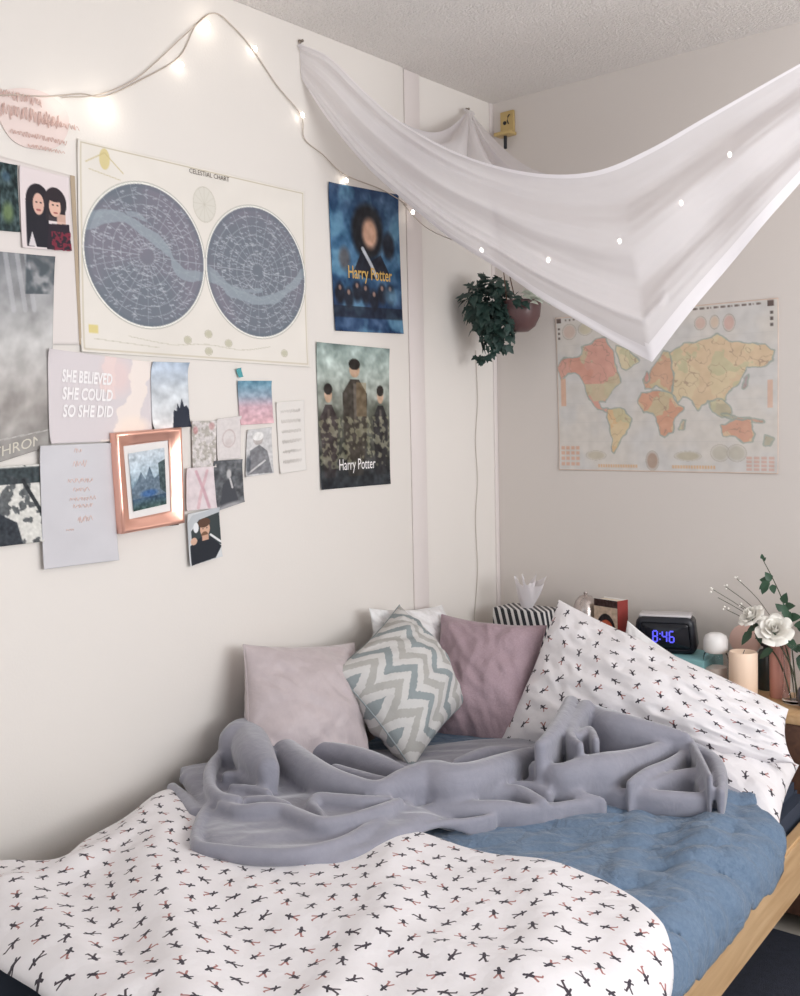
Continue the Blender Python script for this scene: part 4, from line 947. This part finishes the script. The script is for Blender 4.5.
# ------------------------------------------------------------------ papers on the left wall
def sheet(name, key, cv, label, cat, off=0.002, wall='L', m=None, curl=0.004, seed=0):
    o = paper(name, globals()['Q_'+key], cv, off, wall, None, m, curl, seed); tag(o, label, cat)
    # paper back: gives the sheet real thickness
    s_ = o.modifiers.new('sheet_thickness', 'SOLIDIFY'); s_.thickness = 0.0012; s_.offset = -1 if wall == 'L' else 1
    return o
# celestial chart
cv = Canvas(330, 225, (226, 220, 212)); cv.tone(cv.noise(5, 3), 5)
for a, b_, c, d in [(.012, .015, .988, .982)]:
    for P_ in ([(a, b_), (c, b_)], [(c, b_), (c, d)], [(c, d), (a, d)], [(a, d), (a, b_)]): cv.line(P_, .0014, (188, 176, 150))
asp = 330/225
for cx, seed in ((.258, 3), (.748, 8)):
    cy = .50; rx = .238; ry = rx*asp
    cv.ell(cx, cy, rx*1.035, ry*1.035, (238, 236, 228)); cv.ring(cx, cy, rx*1.03, ry*1.03, .0015, (170, 168, 160))
    cv.ell(cx, cy, rx, ry, (112, 118, 128))
    dd = np.hypot((cv.x-cx)/rx, (cv.y-cy)/ry); ins = (dd < 1).astype(float)
    cv.put(ins, (126, 122, 134), np.clip(cv.noise(3, seed)*1.5+.35, 0, .8))
    for k in range(1, 7): cv.ring(cx, cy, rx*k/7, ry*k/7, .0010, (170, 174, 180), .85)
    for k in range(24):
        a = 2*PI*k/24; cv.line([(cx+.12*rx*math.cos(a), cy+.12*ry*math.sin(a)), (cx+rx*.99*math.cos(a), cy+ry*.99*math.sin(a))], .0010, (164, 168, 176), .8)
    rg = random.Random(seed)
    for k in range(420):                                                        # constellation lines and names
        a = rg.uniform(0, 2*PI); r_ = .95*math.sqrt(rg.uniform(.01, 1)); x, y = cx+rx*r_*math.cos(a), cy+ry*r_*math.sin(a)
        b2_ = rg.uniform(-.5, .5); L = rg.uniform(.006, .022)
        cv.line([(x, y), (min(x+L*math.cos(b2_), cx+rx*.9), y+L*math.sin(b2_)*1.4)], .0013, (186, 190, 198), .75)
    # milky way band
    if cx < .5: band = [(cx-rx*.98, cy-.10), (cx-rx*.6, cy-.17), (cx-.02, cy-.13), (cx+rx*.35, cy-.04), (cx+rx*.6, cy+.06), (cx+rx*.98, cy+.06)]
    else: band = [(cx-rx*.98, cy+.05), (cx-rx*.5, cy+.12), (cx, cy+.15), (cx+rx*.5, cy+.10), (cx+rx*.95, cy-.03)]
    Dm = seg_dist(cv.x, cv.y/asp, [(p[0], p[1]/asp) for p in resample(band, 30)])
    nz = cv.noise(14, seed+2)
    cv.put(((Dm+nz*.012) < .017).astype(float)*ins, (150, 160, 168), .8)
    band2 = [(p[0]+rx*.02, p[1]-.035+.02*math.sin(k*2.1)) for k, p in enumerate(band)]; D2 = seg_dist(cv.x, cv.y/asp, [(p[0], p[1]/asp) for p in resample(band2, 30)]); cv.put(((D2+cv.noise(18, seed+5)*.012) < .008).astype(float)*ins*(cv.x < cx+.02), (150, 160, 168), .7)
    cv.put(ins*(np.clip(dd-.93, 0, 1)*14 > .2), (92, 104, 114), .25)
for x, y in ((.42, .90), (.51, .86), (.60, .90), (.51, .95), (.87, .93)): cv.ell(x, y, .014, .016, (186, 182, 158), .8); cv.ring(x, y, .016, .02, .001, (168, 162, 140))
cv.line(resample([(.18, .905), (.35, .93), (.5, .915), (.66, .93), (.8, .90)], 20), .001, (190, 184, 166)); cv.line([(.05, .93), (.3, .95)], .001, (190, 184, 166))
cv.rect(.03, .865, .065, .905, (220, 204, 140)); cv.ell(.1, .07, .02, .05, (206, 188, 120), .7); cv.line([(.03, .10), (.1, .04), (.17, .12)], .0015, (196, 180, 130)); cv.line([(.04, .13), (.16, .155)], .0012, (196, 184, 150))
cv.ell(.505, .19, .05, .09, (212, 208, 198), .8); cv.ring(.505, .19, .05, .09, .001, (192, 186, 172))
for k in range(12): cv.line([(.505, .19), (.505+.05*math.cos(k*PI/6), .19+.09*math.sin(k*PI/6))], .0007, (194, 188, 174), .8)
o = sheet('wall_chart', 'chart', cv, 'large vintage star chart with two dark round hemispheres on the left wall', 'chart')
lettering('lettering', 'CELESTIAL CHART', Q_chart, .44, .018, .62, .042, M_dark_ink, o, off=0.0058)
# two film posters: generic stand-in pictures in the same colours
cv = Canvas(105, 145, (30, 58, 92)); cv.vgrad([(0, (34, 58, 92)), (.3, (56, 96, 130)), (.55, (60, 100, 134)), (.8, (34, 58, 92)), (1, (44, 70, 104))])
cv.tone(cv.noise(6, 9), 46); cv.put(np.clip(cv.noise(4, 17)*1.6, 0, .7), (104, 150, 176), 1.0)
cv.ell(.52, .30, .26, .22, (24, 26, 34), 1, .25); cv.ell(.55, .31, .135, .13, (206, 164, 140), 1, .4)
cv.poly([(.30, .58), (.42, .44), (.55, .50), (.70, .45), (.84, .60), (.7, .62), (.45, .62)], (28, 32, 46)); cv.line([(.44, .42), (.55, .52), (.62, .60)], .02, (188, 192, 200))
cv.ell(.82, .38, .11, .12, (24, 28, 40), .9, .4); cv.ell(.18, .5, .10, .10, (92, 84, 84), .8, .5)
for k in range(7): cv.ell(.10+.12*k, .74+.03*math.sin(k*2), .085, .09, (22, 26, 38), .9, .4); cv.ell(.10+.12*k, .70+.03*math.sin(k*2), .025, .022, (168, 134, 120), .85, .4)
cv.ell(.85, .74, .16, .08, (110, 152, 180), .8, .8); cv.rect(0, .82, 1, .90, (22, 26, 38), .7); cv.tone(cv.noise(16, 12), 18)
o = sheet('film_poster', 'film_a', cv, 'upper of the two film posters, dark blue with gold lettering across its lower half', 'poster', m=PRINT_G)
lettering('lettering', 'Harry Potter', Q_film_a, .22, .545, .86, .66, M_gold_ink, o, off=0.0045, bold=0.01)
cv = Canvas(100, 150, (120, 130, 122)); cv.vgrad([(0, (128, 144, 140)), (.12, (170, 184, 178)), (.32, (146, 152, 144)), (.55, (84, 84, 74)), (.8, (48, 48, 46)), (1, (44, 50, 56))])
cv.tone(cv.noise(7, 19), 40); 
for x, w, t0, c in ((.50, .17, .10, (62, 56, 50)), (.14, .12, .28, (60, 52, 52)), (.86, .11, .28, (44, 42, 44))):
    cv.poly([(x-w*.35, t0+.14), (x+w*.35, t0+.14), (x+w, t0+.24), (x+w*.95, .62), (x+w*.6, .92), (x-w*.6, .92), (x-w*.95, .62), (x-w, t0+.24)], c)
    cv.ell(x, t0+.07, w*.42, .058, (190, 160, 136)); cv.ell(x, t0+.035, w*.46, .04, (40, 34, 32)); cv.rect(x-w*.12, t0+.17, x+w*.12, .55, (112, 104, 96), .7)
cv.rect(.52, .26, .66, .5, (150, 128, 96), .5); nz = cv.noise(22, 5); cv.put(((nz > .15)&(cv.y > .5)&(cv.y < .86)).astype(float), (158, 156, 130), .6)
cv.put(np.clip((cv.y-.78)*3, 0, .7), (36, 40, 46), 1.0); cv.tone(cv.noise(18, 8), 24)
o = sheet('film_poster', 'film_b', cv, 'lower of the two film posters, grey and brown with standing figures and white lettering', 'poster', m=PRINT_G)
lettering('lettering', 'Harry Potter', Q_film_b, .26, .80, .78, .90, M_wink, o, off=0.0045, bold=0.0)
# far left board and pictures
cv = Canvas(40, 50, (222, 214, 210)); o = sheet('poster_sheet', 'board', cv, 'plain white sheet with a beige edge behind the photo of two women', 'paper', off=0.002, curl=0)
qs = Q_board; rt = np.array(qs[1]); rb = np.array(qs[2]); stp = [tuple(rt-(0.009, 0)), tuple(rt+(0.004, 0)), tuple(rb+(0.004, 0)), tuple(rb-(0.002, 0))]
c2_ = Canvas(6, 60, (176, 158, 136)); e_ = paper('edge_strip', stp, c2_, 0.0045, 'L', o, None, 0); e_['label'] = 'beige edge strip'
cv = Canvas(45, 60, (40, 58, 60)); cv.tone(cv.noise(8, 2), 60); cv.ell(.62, .72, .25, .2, (120, 140, 92), .8, .6); cv.ell(.6, .2, .2, .1, (90, 120, 150), .5, .5)
sheet('photo_print', 'ph_green', cv, 'dark green photo at the far left edge, topmost on the wall', 'photo', off=0.006)
cv = Canvas(70, 100, (224, 212, 212)); 
cv.ell(.35, .40, .24, .22, (34, 28, 36)); cv.rect(.11, .42, .56, .97, (30, 28, 38)); cv.ell(.70, .38, .23, .20, (44, 36, 42)); cv.rect(.50, .40, .9, .62, (44, 36, 42), .9); cv.ell(.36, .43, .11, .135, (216, 176, 160)); cv.ell(.69, .43, .12, .13, (220, 180, 162)); cv.ell(.70, .30, .17, .07, (44, 36, 42))
cv.rect(.72, .52, .9, .66, (214, 176, 160), .9); cv.poly([(.56, .66), (.97, .64), (.99, .99), (.5, .99)], (40, 30, 42)); cv.put(((cv.noise(16, 3) > .0)&(cv.x > .6)&(cv.y > .75)).astype(float), (140, 40, 60), .8)
cv.poly([(.14, .96), (.22, .78), (.3, .97)], (214, 206, 208)); cv.ell(.36, .505, .05, .012, (150, 70, 74)); cv.ell(.70, .51, .045, .011, (160, 80, 80))
for x, y in ((.32, .41), (.41, .41), (.65, .41), (.74, .41)): cv.ell(x, y, .022, .010, (44, 34, 38))
sheet('photo_print', 'ph_women', cv, 'photo of two dark-haired women leaning their heads together', 'photo', off=0.007)
cv = Canvas(75, 190, (140, 138, 138)); cv.vgrad([(0, (120, 122, 126)), (.18, (150, 150, 152)), (.45, (196, 194, 192)), (.75, (166, 160, 156)), (1, (140, 136, 132))]); cv.tone(cv.noise(4, 6), 30)
for x in (.35, .5, .62): cv.line([(x, 0), (x+.12, .28)], .03, (190, 190, 194), .5)
cv.put(((cv.x > .62)&(cv.y < .2)).astype(float), (74, 82, 88), np.clip(cv.noise(6, 4)*1.5+.6, 0, .9))
cv.line([(0, .885), (1, .91)], .005, (206, 202, 198), .8)
o = sheet('wall_poster', 'throne', cv, 'tall misty grey poster at the left edge ending in pale capital letters', 'poster', off=0.0045)
lettering('lettering', 'THRONE', Q_throne, .20, .925, .985, .975, M_pale_ink, o, off=0.007)
cv = Canvas(70, 80, (214, 212, 206)); cv.rect(.0, .03, 1, .24, (44, 54, 58), .95); nz = cv.noise(7, 8); cv.put(((nz > .12)).astype(float), (60, 64, 68), .8); cv.poly([(0, .62), (.25, .55), (.6, .72), (.68, 1), (0, 1)], (38, 44, 52), .95); cv.line([(.72, .2), (.98, .6)], .03, (40, 44, 48)); cv.tone(cv.noise(18, 3), 24)
sheet('photo_print', 'ph_tree', cv, 'black and white photo of snowy trees below the misty grey poster', 'photo', off=0.009)
# quote print
cv = Canvas(110, 100, (214, 206, 208)); cv.ell(.65, .22, .2, .3, (226, 204, 202), .9, .6); nz = cv.noise(5, 14)
cv.put(((np.abs(cv.x-.86+.35*(cv.y-.3))+nz*.10) < .09).astype(float), (238, 226, 218), .9); cv.ell(.8, .82, .2, .16, (240, 226, 214), .9, .5); cv.put(((np.abs(cv.x-.58)+nz*.08) < .05).astype(float)*(cv.y < .5), (232, 210, 206), .8)
o = sheet('quote_print', 'quote', cv, 'pale pink print reading SHE BELIEVED SHE COULD SO SHE DID', 'print', off=0.009, curl=0.008)
for k, tx in enumerate(('SHE BELIEVED', 'SHE COULD', 'SO SHE DID')):
    lettering('lettering', tx, Q_quote, .12, .20+.19*k, .60, .34+.19*k, M_wink, o, off=0.0125, shear=0.2, bold=0.03)
cv = Canvas(80, 115, (204, 202, 206)); cv.tone(cv.noise(3, 5), 3)
o = sheet('quote_card', 'script', cv, 'pale lavender card with rose gold handwriting left of the copper frame', 'card', off=0.012)
# unreadable handwriting: flowing strokes
rg = random.Random(3)
def scribble(q, u0, u1, v0, h, off, parent, m, r, seed, wall='L'):
    rg = random.Random(seed); pts = []; n_ = int((u1-u0)/0.05)
    for k in range(n_*3+1):
        t_ = k/(n_*3); pts.append(wallpt(q, u0+(u1-u0)*t_+rg.uniform(-.012, .012), v0+(-1)**k*h*rg.uniform(.4, 1), off, wall))
    return tube('handwriting', smooth_path(pts, 5), r, m, parent, 5)
for (u0, u1, v0, h) in ((.46, .56, .05, .02), (.44, .62, .16, .03), (.36, .70, .30, .02), (.42, .64, .375, .02), (.38, .72, .45, .018), (.42, .68, .51, .018), (.46, .66, .62, .03), (.30, .42, .70, .01)):
    scribble(Q_script, u0, u1, v0, h, 0.0145, o, M_faint, 0.0009, int(v0*100))
cv = Canvas(55, 90, (196, 204, 214)); cv.vgrad([(0, (176, 190, 208)), (.4, (208, 214, 220)), (1, (224, 224, 224))]); cv.tone(cv.noise(4, 5), 30)
cv.poly([(.55, 1), (.58, .72), (.66, .74), (.68, .62), (.74, .7), (.8, .55), (.86, .68), (.92, .66), (1, .74), (1, 1)], (40, 46, 60))
sheet('photo_print', 'ph_castle', cv, 'photo of a pale cloudy sky over dark spiky rooftops, above the copper frame', 'photo', off=0.012, curl=0.012)
cv = Canvas(45, 75, (208, 202, 200)); nz = cv.noise(6, 4); cv.put((nz > .05).astype(float), (164, 158, 148), .7); cv.ell(.15, .2, .12, .1, (190, 140, 140), .8, .4); cv.ell(.8, .12, .14, .1, (196, 150, 150), .7, .4); cv.tone(cv.noise(12, 5), 22)
sheet('photo_print', 'ph_flow', cv, 'faded photo with pink blossoms right of the copper frame', 'photo', off=0.005)
cv = Canvas(40, 60, (216, 209, 207)); cv.ring(.5, .5, .25, .2, .02, (190, 172, 170), .7); cv.ell(.5, .6, .2, .12, (200, 186, 184), .6, .5); cv.tone(cv.noise(9, 6), 8)
sheet('photo_print', 'ph_fade', cv, 'very pale washed-out print left of the blue and pink one', 'print', off=0.003)
cv = Canvas(60, 75, (200, 170, 180)); cv.vgrad([(0, (96, 142, 164)), (.35, (150, 166, 182)), (.6, (206, 172, 182)), (1, (220, 178, 184))]); cv.tone(cv.noise(6, 7), 30)
sheet('photo_print', 'ph_pink', cv, 'square watercolour print fading from teal blue to pink', 'print', off=0.003)
cv = Canvas(45, 75, (204, 202, 202)); cv.ell(.45, .22, .2, .13, (176, 168, 166)); cv.ell(.45, .17, .22, .09, (226, 224, 222)); cv.poly([(.15, .45), (.5, .35), (.8, .5), (.95, .98), (.1, .95)], (126, 126, 130)); cv.line([(.05, .95), (.7, .7)], .03, (206, 204, 204)); cv.ell(.1, .75, .12, .25, (70, 74, 82), .8, .5); cv.tone(cv.noise(9, 8), 20)
sheet('photo_print', 'ph_bw1', cv, 'black and white portrait photo under the teal and pink print', 'photo', off=0.003)
cv = Canvas(42, 65, (218, 206, 208)); cv.line([(.35, .1), (.6, .55), (.75, .95)], .05, (196, 150, 160), .7); cv.line([(.75, .1), (.5, .6), (.4, .95)], .05, (206, 166, 172), .7); cv.tone(cv.noise(5, 9), 12)
sheet('photo_print', 'ph_leg', cv, 'pale pink photo just above the picture of the man in a car', 'photo', off=0.008)
cv = Canvas(48, 75, (92, 94, 98)); cv.tone(cv.noise(5, 10), 46); cv.ell(.52, .3, .1, .12, (200, 198, 198), .9, .4); cv.poly([(.3, .5), (.6, .38), (.8, .9), (.2, .95)], (70, 72, 78)); cv.line([(.55, .4), (.62, .6)], .03, (196, 194, 194)); cv.ell(.5, .98, .6, .1, (176, 174, 176), .8, .6)
sheet('photo_print', 'ph_bw2', cv, 'dark grey photo touching the top right of the man in a car photo', 'photo', off=0.006)
cv = Canvas(70, 110, (206, 208, 210)); cv.poly([(0, .18), (.15, .05), (1, 0), (1, .1), (.4, .14), (.12, .30), (.05, .6), (0, .6)], (186, 190, 194)); cv.poly([(.1, .35), (.35, .16), (.98, .1), (1, .75), (.6, .6), (.1, .7)], (56, 64, 66))
cv.poly([(.05, .62), (.4, .50), (.7, .55), (1, .78), (.8, .98), (.05, 1)], (34, 38, 46)); cv.ell(.52, .36, .15, .15, (208, 168, 144)); cv.ell(.50, .24, .19, .09, (92, 66, 52)); cv.ell(.5, .47, .10, .06, (120, 86, 66)); cv.rect(.42, .48, .62, .58, (200, 158, 136)); cv.ell(.17, .55, .10, .07, (210, 172, 150)); cv.ell(.25, .30, .08, .1, (226, 228, 230)); cv.line([(.68, .5), (1, .7)], .03, (222, 222, 222)); cv.ell(.46, .35, .02, .01, (50, 40, 40)); cv.ell(.58, .35, .02, .01, (50, 40, 40))
sheet('photo_print', 'ph_car', cv, 'photo of a bearded man in a dark top sitting in a car', 'photo', off=0.010)
cv = Canvas(45, 90, (224, 219, 214)); 
o = sheet('card', 'card_fade', cv, 'cream card with faint illegible writing below the right end of the star chart', 'card', off=0.002)
for k in range(6): scribble(Q_card_fade, .15, .85, .14+.14*k, .03, 0.0042, o, mat('faint_ink', rgb(212, 206, 201), .7) if k == 0 else bpy.data.materials['faint_ink'], 0.0008, 40+k)
cv = Canvas(10, 14, (84, 158, 164)); sheet('paper_clip', 'clip', cv, 'tiny turquoise peg hanging under the star chart', 'clip', off=0.006)
# rose gold word cut-out, top left
h_ = empty('wall_sign', (0.0, -1.8, 2.12)); tag(h_, 'pink and rose gold script sign at the top left edge', 'sign')
ctr = np.mean(np.array(HALO), axis=0); cy_, cz_ = -1.80, 2.115
pts = [(cy_+0.088*math.cos(a)*(1+.06*math.sin(3*a)), cz_+0.070*math.sin(a)*(1+.08*math.sin(2*a+1))) for a in np.linspace(0, 2*PI, 60, endpoint=False)]
bm = bmesh.new(); vs_ = [bm.verts.new((0.004, a, b_)) for a, b_ in pts]; f = bm.faces.new(vs_)
r_ = bmesh.ops.extrude_face_region(bm, geom=[f]); 
for v_ in [g_ for g_ in r_['geom'] if isinstance(g_, bmesh.types.BMVert)]: v_.co.x = 0.001
o = from_bm('backing', bm, mat('pale_pink_card', rgb(228, 210, 204), .6), h_, smooth=False)
qh = [(cy_-.10, cz_+.08), (cy_+.10, cz_+.08), (cy_+.10, cz_-.08), (cy_-.10, cz_-.08)]
for j, (u0, u1, v0, h) in enumerate(((.05, .6, .26, .07), (.0, .8, .47, .12), (.55, 1.05, .50, .05), (.2, .9, .74, .04), (.4, .85, .88, .03))):
    scribble(qh, u0, u1, v0, h, 0.008, h_, M_gilt, 0.0007, 70+j)
for ch in list(h_.children): ch.matrix_parent_inverse = Matrix.Translation((0.0, 1.8, -2.12))
# copper picture frame
fq = Q_frame
def insq(q, k, kz=None):
    (a0, b0), (a1, b1), (a2, b2), (a3, b3) = q; kz = kz or k
    return [(a0+k, b0-kz), (a1-k, b1-kz), (a2-k, b2+kz), (a3+k, b3+kz)]
fe = empty('picture_frame', (0, fq[3][0]*.5+fq[2][0]*.5, fq[3][1])); tag(fe, 'shiny rose gold picture frame with a small landscape photo', 'picture frame')
def inv(o): o.matrix_parent_inverse = Matrix.Translation(-Vector(fe.location)); return o
rows = []
for k, x_ in ((0.0, 0.0125), (0.0, 0.034), (0.004, 0.038), (0.010, 0.037), (0.026, 0.024), (0.030, 0.024), (0.032, 0.020)):
    q = insq(fq, k); seg_rows = []
    for c in range(4):
        a, b_ = q[c], q[(c+1) % 4]
        for t_ in (0, .25, .5, .75): seg_rows.append((x_, a[0]+(b_[0]-a[0])*t_, a[1]+(b_[1]-a[1])*t_))
    rows.append(seg_rows)
o = grid_mesh('frame_moulding', rows, M_copper, fe, closed_u=True, smooth=False); inv(o)
mtq = insq(fq, .029); cvm = Canvas(8, 10, (228, 226, 224)); inv(paper('mount', mtq, cvm, .018, 'L', fe, None, 0))
pq = insq(fq, .045, .050)
cv = Canvas(70, 100, (180, 196, 206)); cv.vgrad([(0, (196, 206, 214)), (.4, (176, 194, 206)), (.62, (96, 122, 140)), (.8, (58, 84, 110)), (1, (56, 82, 76))]); cv.tone(cv.noise(5, 23), 26)
cv.poly([(.0, .62), (.15, .55), (.3, .35), (.42, .5), (.55, .28), (.66, .5), (.8, .45), (1, .6), (1, .8), (0, .8)], (98, 116, 132)); cv.poly([(.8, .25), (1, .2), (1, .8), (.82, .7)], (52, 70, 72), .9); cv.ell(.5, .74, .3, .08, (50, 96, 156), .8, .5); cv.tone(cv.noise(14, 8), 28)
inv(paper('photo', pq, cv, .0205, 'L', fe, PRINT_G, 0))
o = box('back_board', (0.001, min(fq[0][0], fq[3][0])+.010, fq[3][1]+.006), (0.0125, fq[1][0]-.002, fq[0][1]-.004), M_walnut, fe); inv(o)
# ------------------------------------------------------------------ world map on the back wall
cv = Canvas(330, 226, (204, 202, 200)); nz = cv.noise(6, 2)
cv.put(np.clip(nz+.3, 0, .6), (214, 206, 196), 1.0)
def mp(pts):
    o_ = []
    for x, y in pts:
        u = (x-55)/683; tpy = 118-66*(x-52)/686; bty = 590+12*u; o_.append((u, (y-tpy)/(bty-tpy)))
    return o_
for k in range(1, 12): cv.line([(k/12, .12), (k/12, .84)], .0007, (188, 186, 184), .6)
for k in range(3, 14): cv.line([(.02, k/16), (.98, k/16)], .0007, (188, 186, 184), .6)
LAND = [
 ([(60,268),(80,243),(125,240),(148,232),(148,208),(190,185),(225,180),(245,215),(262,270),(270,315),(245,335),(230,360),(222,380),(200,378),(205,395),(228,398),(240,415),(222,410),(195,398),(175,378),(160,345),(145,310),(120,285),(95,290),(70,310)], (210, 150, 134)),
 ([(258,200),(300,215),(330,250),(290,275),(275,270),(265,240)], (214, 200, 166)),
 ([(228,402),(250,395),(280,402),(305,428),(298,460),(275,480),(262,505),(245,537),(238,530),(240,490),(232,450),(222,425)], (216, 178, 130)),
 ([(340,350),(370,340),(400,342),(435,352),(450,390),(468,395),(445,425),(430,470),(408,487),(395,480),(388,440),(375,410),(345,408),(328,380)], (208, 150, 122)),
 ([(350,335),(345,305),(365,290),(385,250),(410,220),(430,225),(440,300),(430,345),(405,335),(385,325),(370,335)], (196, 180, 140)),
 ([(430,225),(470,195),(520,185),(570,165),(610,190),(660,195),(700,200),(725,215),(720,245),(690,265),(650,270),(640,300),(625,320),(600,345),(590,370),(560,375),(540,370),(520,385),(510,400),(495,370),(465,360),(450,375),(435,350),(440,300)], (214, 186, 150)),
 ([(545,375),(580,370),(600,385),(605,410),(580,425),(555,405)], (178, 168, 140)),
 ([(580,415),(640,425),(700,440),(660,436),(610,428)], (172, 170, 156)),
 ([(580,450),(620,430),(660,435),(672,475),(665,500),(640,505),(620,485),(585,480)], (204, 150, 126)),
 ([(700,480),(725,490),(715,515),(695,515)], (112, 122, 130)), ([(462,430),(475,432),(465,460),(455,460)], (180, 160, 140)), ([(640,300),(655,290),(652,325),(642,330)], (170, 150, 150)),
 ([(348,300),(356,285),(362,308),(352,315)], (200, 140, 130))]
wob = cv.noise(24, 6)
asp = cv.h/cv.w
for pts, c in LAND:
    q = mp(pts); m_in = cv.inside([(x, y) for x, y in q])
    D = seg_dist(cv.x, cv.y*asp, [(x, y*asp) for x, y in q+[q[0]]])
    sd_ = np.where(m_in, -D, D)+wob*.010
    cv.put((np.abs(sd_) < .0050).astype(float), (138, 152, 142), .75)
    ins = (sd_ < -0.001).astype(float); cv.put(ins, c)
    n1 = cv.noise(9, len(pts)); cv.put(ins*(n1 > .12), (206, 140, 118) if len(pts) % 2 else (216, 200, 160), .6); cv.put(ins*(cv.noise(11, len(pts)+30) > .2), (188, 186, 146), .7)
    cv.put(ins*(np.abs(cv.noise(16, len(pts)+3)) < .025), (150, 120, 104), .6)
m_in = cv.inside(mp([(155, 322), (262, 318), (245, 340), (228, 365), (215, 372), (180, 375), (165, 350)])); cv.put(m_in.astype(float), (196, 186, 150), .8)
rg = random.Random(4)
for x, y, w, h, c in [(.07, .10, .035, .05, (206, 178, 164)), (.15, .09, .035, .04, (200, 190, 160)), (.68, .11, .025, .04, (206, 170, 156)), (.74, .11, .02, .04, (210, 184, 160)), (.80, .12, .025, .05, (204, 160, 148)), (.19, .90, .05, .03, (190, 180, 158)), (.46, .93, .03, .06, (160, 130, 110)), (.62, .90, .06, .03, (176, 166, 140)), (.76, .88, .04, .05, (182, 176, 160)), (.83, .88, .04, .05, (182, 176, 160))]:
    cv.ell(x, y, w, h, c, .8, .3); cv.ring(x, y, w, h, .001, (160, 150, 136))
for k in range(16):
    cv.rect(.015+.025*(k % 4), .84+.035*(k//4), .033+.025*(k % 4), .862+.035*(k//4), (214, 160, 132), .8); cv.rect(.20+.012*k, .955, .209+.012*k, .975, (212, 172, 132)); cv.rect(.55+.012*k, .955, .559+.012*k, .975, (212, 172, 132))
    cv.rect(.87+.03*(k % 4), .90+.022*(k//4), .893+.03*(k % 4), .917+.022*(k//4), (206, 160, 144), .8)
cv.rect(.02, .40, .045, .58, (218, 164, 134), .8); cv.rect(.955, .46, .975, .62, (214, 170, 146), .8)
for k in range(11): cv.rect(.05+.020*k, .018, .058+.020*k, .028+.004*(k % 2), (104, 92, 86)) ; cv.rect(.62+.029*k, .018, .630+.029*k+.004*(k % 3), .030, (104, 92, 86)); cv.rect(.634+.029*k, .020, .641+.029*k, .028, (120, 108, 100))
cv.rect(.008, .012, .03, .04, (74, 58, 54)); cv.rect(.955, .012, .98, .045, (74, 58, 54))
for k in range(3): cv.rect(.012, .07+.03*k, .022, .085+.03*k, (90, 78, 72)); cv.rect(.965, .07+.035*k, .978, .088+.035*k, (70, 60, 58))
for P_ in ([(.003, .003), (.997, .003)], [(.997, .003), (.997, .997)], [(.997, .997), (.003, .997)], [(.003, .997), (.003, .003)]): cv.line(P_, .0022, (222, 186, 164))
cv.tone(cv.noise(30, 9), 10); cv.a = cv.a*0.78+np.array([206, 196, 188])*0.22
sheet('wall_map', 'map', cv, 'large antique-style world map on the back wall under the fabric', 'map', wall='B')
# ------------------------------------------------------------------ light
w = bpy.data.worlds.new('daylight'); sc.world = w; w.use_nodes = True
bgn = w.node_tree.nodes['Background']; bgn.inputs[0].default_value = (0.92, 0.96, 1.0, 1); bgn.inputs[1].default_value = WORLD
al = bpy.data.lights.new('window_daylight', 'AREA'); al.shape = 'RECTANGLE'; al.size = 1.3; al.size_y = 2.2; al.energy = WIN; al.color = (0.94, 0.97, 1.0)
ao = bpy.data.objects.new('window_daylight', al); COL.objects.link(ao); ao.location = (WX+0.02, (WY0+WY1)/2, (WZ0+WZ1)/2)
ao.rotation_euler = (0, math.radians(90), 0)
al2 = bpy.data.lights.new('added_ceiling_fill', 'AREA'); al2.shape = 'RECTANGLE'; al2.size = 1.0; al2.size_y = 2.2; al2.energy = CEIL_FILL; al2.color = (0.97, 0.98, 1.0)  # added fill lamp inside the room, tilted up to brighten the ceiling
ao2 = bpy.data.objects.new('added_ceiling_fill', al2); COL.objects.link(ao2); ao2.location = (WX-0.02, (WY0+WY1)/2, WZ0+0.4); ao2.rotation_euler = (0, math.radians(140), 0)
# ------------------------------------------------------------------ camera
cam = bpy.data.cameras.new('camera'); co = bpy.data.objects.new('camera', cam); COL.objects.link(co); sc.camera = co
cam.sensor_fit = 'HORIZONTAL'; cam.sensor_width = 36.0; cam.lens = 1048.195*36/800
cam.clip_start = 0.05
fw = Vector((-0.64320316, 0.76327561, -0.06082795)); rt_ = Vector((0.7653511, 0.64326453, -0.0211765)); up = rt_.cross(fw)
Mx = Matrix((rt_, up, -fw)).transposed().to_4x4(); Mx.translation = (2.14125235, -3.10344174, 1.40); co.matrix_world = Mx
sc.view_settings.view_transform = 'Standard'; sc.view_settings.look = 'None'; sc.view_settings.gamma = 1.0
sc.view_settings.use_curve_mapping = False; sc.view_settings.exposure = EXPO
